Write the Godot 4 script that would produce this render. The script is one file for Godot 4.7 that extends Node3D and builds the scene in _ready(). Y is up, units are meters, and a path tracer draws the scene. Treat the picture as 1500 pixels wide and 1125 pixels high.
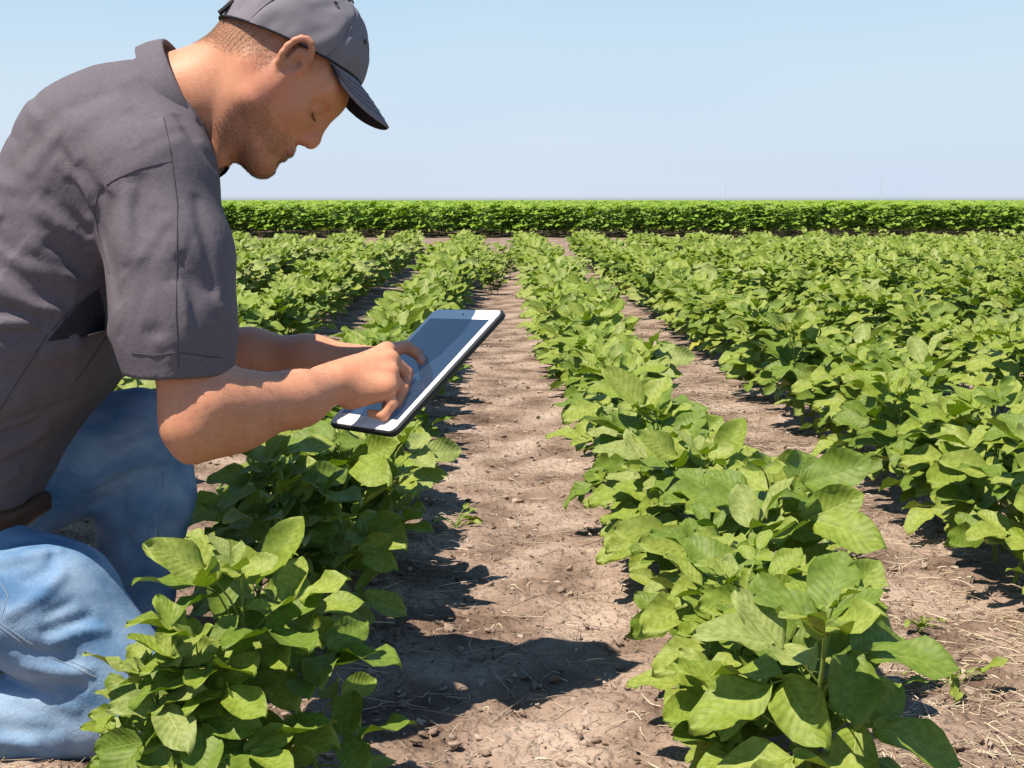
extends Node3D
# A farm worker kneeling in a young soybean field, reading a tablet. Units are metres, rows run along z.

var rng := RandomNumberGenerator.new()
var taken := {}

func _ready() -> void:
	setup_camera_and_light()
	rng.seed = 20240611
	make_textures()
	build_ground()
	build_residue()
	build_person()
	build_tablet()
	build_soybeans()
	build_weeds()
	build_far_crop()
	build_poles()

func setup_camera_and_light() -> void:
	var cam := Camera3D.new()
	cam.name = "camera"
	cam.position = Vector3(0, 0.72, 0)
	cam.rotation_degrees = Vector3(-7.4534, -0.5516, 0)
	cam.fov = 30.5455
	cam.near = 0.05
	cam.far = 4000.0
	add_child(cam)
	cam.current = true
	var sm := PanoramaSkyMaterial.new()
	sm.panorama = clear_sky()
	var sky := Sky.new()
	sky.sky_material = sm
	var env := Environment.new()
	env.background_mode = Environment.BG_SKY
	env.sky = sky
	env.tonemap_mode = Environment.TONE_MAPPER_LINEAR
	env.tonemap_exposure = 1.6
	env.sdfgi_enabled = true
	env.ssao_enabled = true
	env.ssil_enabled = true
	var we := WorldEnvironment.new()
	we.name = "world_environment"
	we.environment = env
	add_child(we)
	var sun := DirectionalLight3D.new()
	sun.name = "sun"
	sun.light_energy = 1.6
	sun.light_color = Color(1.0, 0.955, 0.88)
	sun.light_angular_distance = 0.5
	sun.shadow_enabled = true
	add_child(sun)
	sun.look_at_from_position(Vector3(-0.39, 1.0, 0.225), Vector3.ZERO, Vector3(0, 0, 1))

func clear_sky() -> ImageTexture:
	# cloudless summer sky: pale and milky at the horizon, deepening evenly to the zenith
	var stops := [[-90.0, Color(0.16, 0.13, 0.085)], [-2.0, Color(0.20, 0.20, 0.13)], [-0.3, Color(0.40, 0.45, 0.50)], [0.0, Color(0.405, 0.462, 0.548)], [2.5, Color(0.410, 0.486, 0.564)], [5.0, Color(0.388, 0.485, 0.567)], [8.5, Color(0.325, 0.451, 0.567)], [16.0, Color(0.205, 0.345, 0.520)], [35.0, Color(0.098, 0.205, 0.385)], [90.0, Color(0.050, 0.120, 0.260)]]
	var w := 256
	var h := 1024
	var im := Image.create(w, h, false, Image.FORMAT_RGBF)
	var veil := noise(FastNoiseLite.TYPE_SIMPLEX_SMOOTH, 1.6, 3, 17)
	for y in h:
		var el := 90.0 - (y + 0.5) * 180.0 / h
		var c: Color = stops[0][1]
		for i in stops.size() - 1:
			if el >= stops[i][0]:
				var c0: Color = stops[i][1]
				var c1: Color = stops[i + 1][1]
				c = c0.lerp(c1, clampf((el - stops[i][0]) / (stops[i + 1][0] - stops[i][0]), 0.0, 1.0))
		for x in w:
			# the thinnest uneven haze
			var an := TAU * x / w
			var k := 1.0 + 0.06 * veil.get_noise_3d(cos(an) * 1.5, el * 0.06, sin(an) * 1.5)
			im.set_pixel(x, y, Color(c.r * k, c.g * (0.5 + 0.5 * k), c.b))
	return ImageTexture.create_from_image(im)

# ---------------------------------------------------------------- naming

func numbered(called: String) -> String:
	var n: int = taken.get(called, 0)
	taken[called] = n + 1
	return called if n == 0 else "%s_%03d" % [called, n]

func tag(o: Node, label: String, category: String, group := "") -> void:
	o.set_meta("label", label)
	o.set_meta("category", category)
	if group != "":
		o.set_meta("group", group)

func thing(called: String, at: Vector3, label: String, category: String, group := "") -> Node3D:
	var o := Node3D.new()
	o.name = numbered(called)
	o.position = at
	add_child(o)
	tag(o, label, category, group)
	return o

func part(called: String, mesh: Mesh, mat: Material, parent: Node) -> MeshInstance3D:
	var o := MeshInstance3D.new()
	o.name = called
	o.mesh = mesh
	if mat:
		o.material_override = mat
	parent.add_child(o, true)
	return o

# ---------------------------------------------------------------- textures and materials

var M := {}

func lin(r: float, g: float, b: float) -> Color:
	return Color(r, g, b).linear_to_srgb()

func noise(kind: int, freq: float, octaves: int, s: int) -> FastNoiseLite:
	var n := FastNoiseLite.new()
	n.noise_type = kind
	n.frequency = freq
	n.seed = s
	n.fractal_octaves = octaves
	n.fractal_type = FastNoiseLite.FRACTAL_FBM if octaves > 1 else FastNoiseLite.FRACTAL_NONE
	return n

func noise_tex(freq: float, octaves: int, s: int, normal: bool, bump: float, ramp: Gradient = null, size := 512) -> NoiseTexture2D:
	var t := NoiseTexture2D.new()
	t.width = size
	t.height = size
	t.seamless = true
	t.noise = noise(FastNoiseLite.TYPE_SIMPLEX_SMOOTH, freq, octaves, s)
	t.as_normal_map = normal
	t.bump_strength = bump
	if ramp:
		t.color_ramp = ramp
	return t

func ramp(stops: Array) -> Gradient:
	var g := Gradient.new()
	var o := PackedFloat32Array()
	var c := PackedColorArray()
	for s in stops:
		o.append(s[0])
		c.append(s[1])
	g.offsets = o
	g.colors = c
	return g

func std(col: Color, rough: float, spec := 0.5) -> StandardMaterial3D:
	var m := StandardMaterial3D.new()
	m.albedo_color = col
	m.roughness = rough
	m.metallic_specular = spec
	m.cull_mode = BaseMaterial3D.CULL_DISABLED
	return m

func triplanar(m: StandardMaterial3D, scale: float) -> StandardMaterial3D:
	m.uv1_triplanar = true
	m.uv1_scale = Vector3.ONE * scale
	return m

func leaf_images() -> Array:
	# colour and relief of one leaflet: midrib, side veins, net of small veins, quilted blade
	var w := 192
	var h := 320
	var img := Image.create(w, h, false, Image.FORMAT_RGB8)
	var bump := Image.create(w, h, false, Image.FORMAT_RGB8)
	var n1 := noise(FastNoiseLite.TYPE_SIMPLEX_SMOOTH, 0.02, 3, 5)
	var n2 := noise(FastNoiseLite.TYPE_CELLULAR, 0.09, 1, 9)
	for y in h:
		for x in w:
			var u := (x + 0.5) / w * 2.0 - 1.0
			var v := (y + 0.5) / h
			var a := absf(u)
			var rib := exp(-pow(a / (0.045 * (1.15 - v)), 2.0))
			var k := (v - a * 0.26 + 0.02) * 8.5 + (0.5 if u > 0.0 else 0.0)
			var e := absf(k - roundf(k))
			var side := exp(-pow(e / 0.075, 2.0)) * clampf(1.15 - a, 0.0, 1.0)
			var net := clampf(n2.get_noise_2d(x, y) * 0.5 + 0.5, 0.0, 1.0)
			var mot := n1.get_noise_2d(x, y)
			var vein := clampf(rib + side * 0.6, 0.0, 1.0)
			var base := Color(0.84 + 0.14 * mot, 0.87 + 0.12 * mot, 0.76 + 0.20 * mot)
			base = base.lerp(Color(1.0, 1.0, 1.0), vein * 0.9 + net * 0.08)
			img.set_pixel(x, y, base)
			var hgt := 0.5 + 0.28 * (e * 2.0) - 0.25 * rib + 0.09 * mot + 0.05 * net
			bump.set_pixel(x, y, Color(hgt, hgt, hgt))
	bump.bump_map_to_normal_map(5.0)
	img.generate_mipmaps()
	return [ImageTexture.create_from_image(img), ImageTexture.create_from_image(bump)]

func cloth_normal(twill: bool) -> ImageTexture:
	var s := 256
	var im := Image.create(s, s, false, Image.FORMAT_RGB8)
	var n := noise(FastNoiseLite.TYPE_SIMPLEX_SMOOTH, 0.05, 2, 3)
	for y in s:
		for x in s:
			var v: float
			if twill:
				v = 0.5 + 0.3 * sin((x + y) * TAU / 8.0) + 0.15 * sin((x - y) * TAU / 16.0)
			else:
				v = 0.5 + 0.22 * sin(x * TAU / 8.0) * signf(sin(y * TAU / 16.0)) + 0.22 * sin(y * TAU / 8.0)
			v += 0.12 * n.get_noise_2d(x, y)
			im.set_pixel(x, y, Color(v, v, v))
	im.bump_map_to_normal_map(1.5)
	return ImageTexture.create_from_image(im)

func crinkle(s: int) -> ImageTexture:
	# small creases of worn cotton: warped ridges at two sizes over the weave
	var n := 512
	var im := Image.create(n, n, false, Image.FORMAT_RGB8)
	var a := noise(FastNoiseLite.TYPE_SIMPLEX_SMOOTH, 1.0, 2, s)
	var b := noise(FastNoiseLite.TYPE_SIMPLEX_SMOOTH, 1.0, 2, s + 1)
	for y in n:
		for x in n:
			# run round two circles so that the tile repeats without a seam
			var u := TAU * x / n
			var v := TAU * y / n
			var p := Vector3(cos(u) * 1.3 + sin(v) * 0.6, sin(u) * 1.3 - cos(v) * 0.5, cos(v) * 1.1)
			var q := Vector3(sin(v) * 1.2 + cos(u), cos(v) * 1.2, sin(u) * 1.1)
			var w := a.get_noise_3dv(p * 0.8)
			var r1 := 1.0 - absf(b.get_noise_3dv(q * 1.6 + Vector3(w, w, 0) * 1.4)) * 2.2
			var r2 := 1.0 - absf(a.get_noise_3dv(p * 3.6 + Vector3(0, w, w) * 2.0)) * 2.2
			var h := 0.45 * maxf(r1, 0.0) * maxf(r1, 0.0) + 0.22 * r2 + 0.02 * sin(x * TAU / 4.0) * sin(y * TAU / 4.0)
			h = clampf(0.15 + h, 0.0, 1.0)
			im.set_pixel(x, y, Color(h, h, h))
	im.bump_map_to_normal_map(9.0)
	return ImageTexture.create_from_image(im)

func make_textures() -> void:
	var lt := leaf_images()
	# five greens of soybean leaf, from fresh to dull, one yellowing
	var greens := [lin(0.290, 0.355, 0.058), lin(0.350, 0.400, 0.092), lin(0.195, 0.270, 0.042), lin(0.370, 0.410, 0.150), lin(0.47, 0.44, 0.058)]
	M.leaf = []
	for c in greens:
		var m := std(c, 0.56, 0.42)
		m.albedo_texture = lt[0]
		m.normal_enabled = true
		m.normal_texture = lt[1]
		m.normal_scale = 1.1
		m.backlight_enabled = true
		m.backlight = Color(0.58, 0.68, 0.17)
		M.leaf.append(m)
	var far := std(Color.WHITE, 0.55, 0.4)
	far.vertex_color_use_as_albedo = true
	far.albedo_texture = lt[0]
	far.backlight_enabled = true
	far.backlight = Color(0.58, 0.68, 0.17)
	M.leaf_far = far
	M.stem = std(lin(0.20, 0.27, 0.06), 0.6, 0.3)
	# dry crumbly loam
	var soil := std(Color.WHITE, 0.95, 0.2)
	soil.albedo_texture = noise_tex(0.0085, 8, 21, false, 1.0, ramp([[0.0, lin(0.080, 0.052, 0.040)], [0.30, lin(0.170, 0.118, 0.090)], [0.5, lin(0.262, 0.190, 0.150)], [0.7, lin(0.345, 0.260, 0.210)], [1.0, lin(0.46, 0.36, 0.295)]]), 1024)
	soil.uv1_triplanar = true
	soil.uv1_world_triplanar = true
	soil.uv1_scale = Vector3.ONE * 0.43
	soil.normal_enabled = true
	soil.normal_texture = noise_tex(0.045, 6, 33, true, 14.0, null, 2048)
	soil.normal_scale = 1.0
	M.soil = soil
	M.clod = []
	for c in [lin(0.24, 0.175, 0.138), lin(0.31, 0.235, 0.19), lin(0.40, 0.315, 0.26), lin(0.17, 0.12, 0.093)]:
		M.clod.append(std(c, 0.95, 0.2))
	var straw := std(Color.WHITE, 0.75, 0.3)
	straw.vertex_color_use_as_albedo = true
	M.straw = straw
	# shirt, denim, skin
	var shirt := triplanar(std(lin(0.140, 0.122, 0.144), 0.82, 0.3), 26.0)
	shirt.normal_enabled = true
	shirt.normal_texture = crinkle(301)
	shirt.normal_scale = 0.09
	shirt.uv1_scale = Vector3.ONE * 3.6
	shirt.albedo_texture = noise_tex(0.03, 7, 73, false, 1.0, ramp([[0.0, Color(0.87, 0.87, 0.88)], [0.5, Color(0.94, 0.94, 0.945)], [1.0, Color(1, 1, 1)]]), 1024)
	shirt.vertex_color_use_as_albedo = true
	M.shirt = shirt
	M.seam = std(lin(0.078, 0.068, 0.078), 0.85, 0.2)
	M.mesh_panel = triplanar(std(lin(0.040, 0.036, 0.042), 0.9, 0.2), 60.0)
	var denim := triplanar(std(Color.WHITE, 0.85, 0.25), 22.0)
	denim.vertex_color_use_as_albedo = true
	denim.albedo_texture = noise_tex(0.05, 5, 44, false, 1.0, ramp([[0.0, Color(0.80, 0.83, 0.87)], [0.5, Color(0.92, 0.935, 0.95)], [1.0, Color(1, 1, 1)]]), 1024)
	denim.normal_enabled = true
	denim.normal_texture = crinkle(302)
	denim.normal_scale = 0.12
	denim.uv1_scale = Vector3.ONE * 4.4
	M.denim = denim
	M.thread = std(lin(0.26, 0.30, 0.35), 0.8, 0.3)
	var skin := triplanar(std(Color.WHITE, 0.52, 0.4), 9.0)
	skin.vertex_color_use_as_albedo = true
	skin.albedo_texture = noise_tex(0.02, 6, 72, false, 1.0, ramp([[0.0, Color(0.95, 0.90, 0.88)], [0.5, Color(0.98, 0.965, 0.96)], [1.0, Color(1, 1, 1)]]), 512)
	skin.subsurf_scatter_enabled = true
	skin.subsurf_scatter_strength = 0.12
	skin.normal_enabled = true
	skin.normal_texture = noise_tex(0.06, 4, 71, true, 6.0, null, 512)
	skin.normal_scale = 0.16
	M.skin = skin
	M.hair = std(lin(0.24, 0.145, 0.090), 0.6, 0.4)
	M.stubble = std(lin(0.060, 0.036, 0.022), 0.6, 0.3)
	var capm := triplanar(std(lin(0.185, 0.172, 0.200), 0.85, 0.25), 30.0)
	capm.normal_enabled = true
	capm.normal_texture = cloth_normal(true)
	capm.normal_scale = 0.3
	M.cap = capm
	M.cap_under = std(lin(0.030, 0.030, 0.036), 0.9, 0.2)
	M.belt = std(lin(0.075, 0.035, 0.020), 0.5, 0.4)
	M.boot = std(lin(0.22, 0.135, 0.075), 0.7, 0.3)
	M.case_black = std(lin(0.012, 0.012, 0.014), 0.42, 0.5)
	M.white_glass = std(lin(0.80, 0.80, 0.82), 0.16, 0.5)
	M.dark_glass = std(lin(0.010, 0.011, 0.013), 0.06, 0.5)

# ---------------------------------------------------------------- ground

var row_x := [-4.377, -3.707, -3.037, -2.367, -1.697, -1.027, -0.335, 0.330, 0.995, 1.655, 2.325, 2.995, 3.665, 4.335, 5.005, 5.675, 6.345, 7.015, 7.685, 8.355, -5.047, -5.717, -6.387, -7.057, -7.727]
var g_big: FastNoiseLite
var g_mid: FastNoiseLite
var g_fine: FastNoiseLite

func ground_y(x: float, z: float) -> float:
	var y := g_big.get_noise_2d(x, z) * 0.012
	# rows stand on a slight ridge, the middles are trodden flat
	var nearest := 9.0
	for r in row_x:
		nearest = minf(nearest, absf(x - r))
	y += 0.014 * exp(-pow(nearest / 0.16, 2.0))
	return y

func build_ground() -> void:
	g_big = noise(FastNoiseLite.TYPE_SIMPLEX_SMOOTH, 0.7, 2, 11)
	g_mid = noise(FastNoiseLite.TYPE_SIMPLEX_SMOOTH, 9.0, 3, 12)
	g_fine = noise(FastNoiseLite.TYPE_CELLULAR, 28.0, 2, 13)
	var xs := PackedFloat32Array()
	var zs := PackedFloat32Array()
	var x := -0.95
	while x < 1.75:
		xs.append(x)
		x += 0.0125
	var step := 0.0125
	while x < 3000.0:
		xs.append(x)
		step *= 1.16
		x += step
	step = 0.0125
	x = -0.95
	var left := PackedFloat32Array()
	while x > -3000.0:
		step *= 1.16
		x -= step
		left.append(x)
	left.reverse()
	left.append_array(xs)
	xs = left
	# from behind the camera to the horizon
	var z := -1.35
	step = 0.02
	var back := PackedFloat32Array()
	while z < 60.0:
		step *= 1.25
		z += step
		back.append(z)
	back.reverse()
	zs = back
	z = -1.35
	step = 0.011
	while z > -3000.0:
		zs.append(z)
		step *= 1.0 if z > -2.7 else 1.018
		if z < -16.0:
			step *= 1.15
		z -= step
	var nx := xs.size()
	var nz := zs.size()
	var v := PackedVector3Array()
	v.resize(nx * nz)
	for j in nz:
		for i in nx:
			var px := xs[i]
			var pz := zs[j]
			var y := 0.0
			if absf(px) < 14.0 and pz > -26.0 and pz < 3.0:
				y = ground_y(px, pz)
				if pz > -9.0 and absf(px) < 4.0:
					# as far as the sheet is fine enough to hold them
					y += g_mid.get_noise_2d(px, pz) * 0.011 * smoothstep(-8.0, -4.0, pz)
					y += (g_fine.get_noise_2d(px, pz) + 0.5) * -0.010 * smoothstep(-4.6, -2.8, pz)
			v[j * nx + i] = Vector3(px, y, pz)
	var idx := PackedInt32Array()
	for j in nz - 1:
		for i in nx - 1:
			var a := j * nx + i
			idx.append_array([a, a + nx, a + 1, a + 1, a + nx, a + nx + 1])
	var o := part("ground", mesh_from(v, idx), M.soil, self)
	o.set_meta("kind", "structure")
	o.set_meta("label", "dry crumbly light brown soil between the crop rows")
	o.set_meta("category", "soil")

func mesh_from(v: PackedVector3Array, idx: PackedInt32Array, col := PackedColorArray(), up := true) -> ArrayMesh:
	# smooth normals, turned so that they agree with the winding used here
	var n := PackedVector3Array()
	n.resize(v.size())
	for t in range(0, idx.size(), 3):
		var a := idx[t]
		var b := idx[t + 1]
		var c := idx[t + 2]
		var f := (v[b] - v[a]).cross(v[c] - v[a])
		n[a] += f
		n[b] += f
		n[c] += f
	for i in n.size():
		n[i] = n[i].normalized()
	var arr := []
	arr.resize(Mesh.ARRAY_MAX)
	# Godot's front faces run clockwise: turn every triangle round
	var fl := PackedInt32Array()
	fl.resize(idx.size())
	for t in range(0, idx.size(), 3):
		fl[t] = idx[t]
		fl[t + 1] = idx[t + 2]
		fl[t + 2] = idx[t + 1]
	arr[Mesh.ARRAY_VERTEX] = v
	arr[Mesh.ARRAY_NORMAL] = n
	arr[Mesh.ARRAY_INDEX] = fl
	if col.size() == v.size():
		arr[Mesh.ARRAY_COLOR] = col
	var m := ArrayMesh.new()
	m.add_surface_from_arrays(Mesh.PRIMITIVE_TRIANGLES, arr)
	return m

func clod_mesh(s: int) -> ArrayMesh:
	var nn := noise(FastNoiseLite.TYPE_SIMPLEX_SMOOTH, 1.1, 2, s)
	var v := PackedVector3Array()
	var idx := PackedInt32Array()
	var rings := 5
	var segs := 7
	for j in rings + 1:
		for i in segs:
			var a := TAU * i / segs
			var e := PI * j / rings
			var p := Vector3(sin(e) * cos(a), cos(e), sin(e) * sin(a))
			p *= 1.0 + 0.95 * nn.get_noise_3dv(p * 1.3 + Vector3(s, 0, 0))
			p.y *= 0.5
			v.append(p)
	for j in rings:
		for i in segs:
			var a := j * segs + i
			var b := j * segs + (i + 1) % segs
			idx.append_array([a, b, a + segs, b, b + segs, a + segs])
	return mesh_from(v, idx)

func straw_mesh(s: int) -> ArrayMesh:
	# a flattened, slightly bent stalk, one unit long
	var r := RandomNumberGenerator.new()
	r.seed = s
	var v := PackedVector3Array()
	var idx := PackedInt32Array()
	var b1 := r.randf_range(-0.14, 0.14)
	var b2 := r.randf_range(0.0, 0.05)
	for j in 5:
		var t := j / 4.0
		var c := Vector3(b1 * sin(PI * t), b2 * sin(PI * t * 1.3), t - 0.5)
		var w := 0.020 * (1.0 if j in [1, 2, 3] else 0.6)
		for k in 4:
			var a := TAU * k / 4.0
			v.append(c + Vector3(cos(a) * w, sin(a) * w * 0.6, 0))
	for j in 4:
		for k in 4:
			var a := j * 4 + k
			var b := j * 4 + (k + 1) % 4
			idx.append_array([a, a + 4, b, b, a + 4, b + 4])
	return mesh_from(v, idx)

func stuff(called: String, mesh: Mesh, mat: Material, xf: Array, cols: Array, label: String, category: String) -> void:
	var mm := MultiMesh.new()
	mm.transform_format = MultiMesh.TRANSFORM_3D
	mm.use_colors = cols.size() > 0
	mm.mesh = mesh
	mm.instance_count = xf.size()
	for i in xf.size():
		mm.set_instance_transform(i, xf[i])
		if cols.size() > 0:
			mm.set_instance_color(i, cols[i])
	var o := MultiMeshInstance3D.new()
	o.name = numbered(called)
	o.multimesh = mm
	o.material_override = mat
	add_child(o)
	o.set_meta("kind", "stuff")
	tag(o, label, category)

func build_residue() -> void:
	var r := RandomNumberGenerator.new()
	r.seed = 77
	var names := ["brown", "light brown", "pale tan", "dark brown"]
	for k in 4:
		var xf := []
		for i in 4200:
			var d := 1.25 + 6.5 * pow(r.randf(), 1.6)
			var x := r.randf_range(-0.48 * d - 0.3, 0.48 * d + 0.3)
			var s := 0.0016 + 0.0075 * pow(r.randf(), 4.5)
			if r.randf() < 0.012:
				s *= 1.7
			var b := Basis.from_euler(Vector3(r.randf() * 0.6, r.randf() * TAU, r.randf() * 0.6)).scaled(Vector3(s, s, s) * r.randf_range(0.8, 1.25))
			xf.append(Transform3D(b, Vector3(x, ground_y(x, -d) + 0.002, -d)))
		stuff("soil_crumbs", clod_mesh(90 + k), M.clod[k], xf, [], "%s crumbs and clods of soil strewn over the ground" % names[k], "soil crumbs")
	for k in 3:
		var xf := []
		var cols := []
		for i in 5600:
			var d := 1.25 + 7.0 * pow(r.randf(), 1.7)
			var x := r.randf_range(-0.48 * d - 0.3, 0.48 * d + 0.3)
			# most of it lies in the wide middle on the right
			if x < 0.45 and r.randf() < 0.45:
				x = r.randf_range(0.45, 0.9)
			var l := 0.015 + 0.095 * pow(r.randf(), 2.4)
			var th := 0.035 if l > 0.03 else 0.05
			var b := Basis.from_euler(Vector3(r.randfn(0.0, 0.08), r.randf() * TAU, r.randf() * 6.0))
			b = b * Basis.from_scale(Vector3(th * r.randf_range(0.6, 1.5), th * r.randf_range(0.5, 1.0), l))
			xf.append(Transform3D(b, Vector3(x, ground_y(x, -d) + r.randf_range(0.002, 0.006), -d)))
			var t := r.randf()
			var c := Color(0.46, 0.36, 0.25).lerp(Color(0.66, 0.57, 0.44), t)
			if r.randf() < 0.35:
				c = Color(0.26, 0.19, 0.14)
			cols.append(c)
		stuff("straw_litter", straw_mesh(5 + k), M.straw, xf, cols, ["dry straw and stalk bits littering the soil", "short pale chaff scattered on the soil", "bent dead stems lying on the soil"][k], "straw")

# ---------------------------------------------------------------- smooth bodies: a distance field meshed as surface nets

class Field:
	# kinds: 0 tapered capsule, 1 ellipsoid, 2 carved capsule, 3 carved ellipsoid, 4 cut by a plane within a ball, 5 fold on the cloth
	var kind := PackedInt32Array()
	var a := PackedVector3Array()
	var b := PackedVector3Array()
	var ra := PackedFloat32Array()
	var rb := PackedFloat32Array()
	var k := PackedFloat32Array()
	var turn: Array[Basis] = []
	var crease: Array[PackedVector3Array] = []
	var rough: FastNoiseLite = null
	var rough_amp := 0.0
	var rough_scale := Vector3.ONE

	func add(kd: int, pa: Vector3, pb: Vector3, r0: float, r1: float, kk: float, bs := Basis.IDENTITY) -> void:
		kind.append(kd)
		a.append(pa)
		b.append(pb)
		ra.append(r0)
		rb.append(r1)
		k.append(kk)
		turn.append(bs)

	func cap(pa: Vector3, pb: Vector3, r0: float, r1: float, kk := 0.03) -> void:
		add(0, pa, pb, r0, r1, kk)

	func chain(pts: Array, radii: Array, kk := 0.012) -> void:
		for i in pts.size() - 1:
			add(0, pts[i], pts[i + 1], radii[i], radii[i + 1], kk)

	# b holds the three radii; bs turns the ellipsoid's own axes to the world
	func ell(c: Vector3, r: Vector3, bs := Basis.IDENTITY, kk := 0.03) -> void:
		add(1, c, r, 0.0, 0.0, kk, bs.inverse())

	func carve(pa: Vector3, pb: Vector3, r0: float, r1: float, kk := 0.01) -> void:
		add(2, pa, pb, r0, r1, kk)

	func carve_ell(c: Vector3, r: Vector3, bs := Basis.IDENTITY, kk := 0.01) -> void:
		add(3, c, r, 0.0, 0.0, kk, bs.inverse())

	func cut(p: Vector3, n: Vector3, reach: float) -> void:
		add(4, p, n.normalized(), reach, 0.0, 0.0)

	# a ridge (amp above nought) or crease laid along a curve on the surface
	func fold(pts: Array, width: float, amp: float) -> void:
		var line := PackedVector3Array()
		var n := pts.size()
		for i in n - 1:
			var p0: Vector3 = pts[maxi(i - 1, 0)]
			var p1: Vector3 = pts[i]
			var p2: Vector3 = pts[i + 1]
			var p3: Vector3 = pts[mini(i + 2, n - 1)]
			for s in 3:
				line.append(p1.cubic_interpolate(p2, p0, p3, s / 3.0))
		line.append(pts[n - 1])
		var mid := Vector3.ZERO
		for q in line:
			mid += q / line.size()
		var reach := 0.0
		for q in line:
			reach = maxf(reach, q.distance_to(mid))
		add(5, mid, Vector3(reach, crease.size(), 0), width, amp, 0.0)
		crease.append(line)

	func fold_at(i: int, p: Vector3) -> float:
		var w := ra[i]
		if (p - a[i]).length() > b[i].x + w * 3.0:
			return 0.0
		var line := crease[int(b[i].y)]
		var best := 1e9
		var at := 0.0
		for s in line.size() - 1:
			var q := line[s]
			var ab := line[s + 1] - q
			var ap := p - q
			var t := clampf(ap.dot(ab) / maxf(ab.length_squared(), 1e-9), 0.0, 1.0)
			var dd := (ap - ab * t).length_squared()
			if dd < best:
				best = dd
				at = (s + t) / (line.size() - 1)
		if best > w * w * 9.0:
			return 0.0
		var x := sqrt(best) / w
		var shape := exp(-1.7 * x) * (1.0 + 0.9 * x) if rb[i] < 0.0 else exp(-x * x)
		return rb[i] * shape * sqrt(maxf(sin(PI * at), 0.0))

	func one(i: int, p: Vector3) -> float:
		var kd := kind[i]
		if kd == 1 or kd == 3:
			var q := turn[i] * (p - a[i])
			var r := b[i]
			var s := q / r
			var k0 := s.length()
			var k1 := (s / r).length()
			return k0 * (k0 - 1.0) / maxf(k1, 1e-6)
		if kd == 4:
			return (p - a[i]).length() - ra[i]
		if kd == 5:
			var rough_d := (p - a[i]).length() - b[i].x - ra[i] * 3.0
			if rough_d > 0.06:
				return rough_d
			var line := crease[int(b[i].y)]
			var best := 1e9
			for s in line.size() - 1:
				var q := line[s]
				var sab := line[s + 1] - q
				var sap := p - q
				var st := clampf(sap.dot(sab) / maxf(sab.length_squared(), 1e-9), 0.0, 1.0)
				best = minf(best, (sap - sab * st).length_squared())
			# less the share of the search margin that folds do not need
			return sqrt(best) - ra[i] * 3.0 + 0.055
		var ab := b[i] - a[i]
		var ap := p - a[i]
		var t := clampf(ap.dot(ab) / maxf(ab.length_squared(), 1e-9), 0.0, 1.0)
		return (ap - ab * t).length() - lerpf(ra[i], rb[i], t)

	func value(p: Vector3, list: PackedInt32Array) -> float:
		var d := 1.0
		for i in list:
			var kd := kind[i]
			if kd == 5:
				if d < 0.05 and d > -0.05:
					d -= fold_at(i, p)
				continue
			if kd == 4:
				d = maxf(d, minf((p - a[i]).dot(b[i]), ra[i] - (p - a[i]).length()))
				continue
			var e := one(i, p)
			var kk := k[i]
			if kd == 2 or kd == 3:
				e = -e
				var h2 := maxf(kk - absf(d - e), 0.0) / kk
				d = maxf(d, e) + h2 * h2 * kk * 0.25
				continue
			var h := maxf(kk - absf(d - e), 0.0) / kk
			d = minf(d, e) - h * h * kk * 0.25
		if rough_amp > 0.0:
			d += rough.get_noise_3dv(p * rough_scale) * rough_amp
		return d

	func all() -> PackedInt32Array:
		var l := PackedInt32Array()
		for i in kind.size():
			l.append(i)
		return l

	func near(c: Vector3, reach: float) -> PackedInt32Array:
		var l := PackedInt32Array()
		for i in kind.size():
			if one(i, c) < reach:
				l.append(i)
		return l

	# the point where a line from p along dir first meets the surface
	func meet(p: Vector3, dir: Vector3, far := 1.2) -> Vector3:
		var l := all()
		var t := 0.0
		for s in 120:
			var d := value(p + dir * t, l)
			if d < 0.0006:
				break
			t += maxf(d * 0.7, 0.0008)
			if t > far:
				break
		return p + dir * t

	func slope(p: Vector3, l: PackedInt32Array) -> Vector3:
		var e := 0.002
		return Vector3(value(p + Vector3(e, 0, 0), l) - value(p - Vector3(e, 0, 0), l), value(p + Vector3(0, e, 0), l) - value(p - Vector3(0, e, 0), l), value(p + Vector3(0, 0, e), l) - value(p - Vector3(0, 0, e), l)).normalized()

	# surface nets inside the box lo..hi; returns [vertices, triangles]
	func net(lo: Vector3, hi: Vector3, cell: float) -> Array:
		const B := 8
		var nb := Vector3i(((hi - lo) / (cell * B)).ceil())
		var n := nb * B + Vector3i.ONE
		var sx := 1
		var sy := n.x
		var sz := n.x * n.y
		var f := PackedFloat32Array()
		f.resize(n.x * n.y * n.z)
		f.fill(9.0)
		var blocks: Array[Vector3i] = []
		var half := cell * B * 0.5
		var rad := half * 1.7321
		for bz in nb.z:
			for by in nb.y:
				for bx in nb.x:
					var c := lo + (Vector3(bx, by, bz) * B + Vector3.ONE * B * 0.5) * cell
					var l := near(c, rad + 0.06)
					if l.is_empty():
						continue
					var dc := value(c, l)
					if absf(dc) > rad * 1.25 + 0.016:
						continue
					blocks.append(Vector3i(bx, by, bz))
					for z in B + 1:
						for y in B + 1:
							var at := (bz * B + z) * sz + (by * B + y) * sy + bx * B
							var p := lo + Vector3(bx * B, by * B + y, bz * B + z) * cell
							for x in B + 1:
								if f[at + x] == 9.0:
									f[at + x] = value(p, l)
								p.x += cell
		var where := PackedInt32Array()
		where.resize(f.size())
		where.fill(-1)
		var v := PackedVector3Array()
		var off := PackedInt32Array([0, sx, sy, sx + sy, sz, sx + sz, sy + sz, sx + sy + sz])
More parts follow.
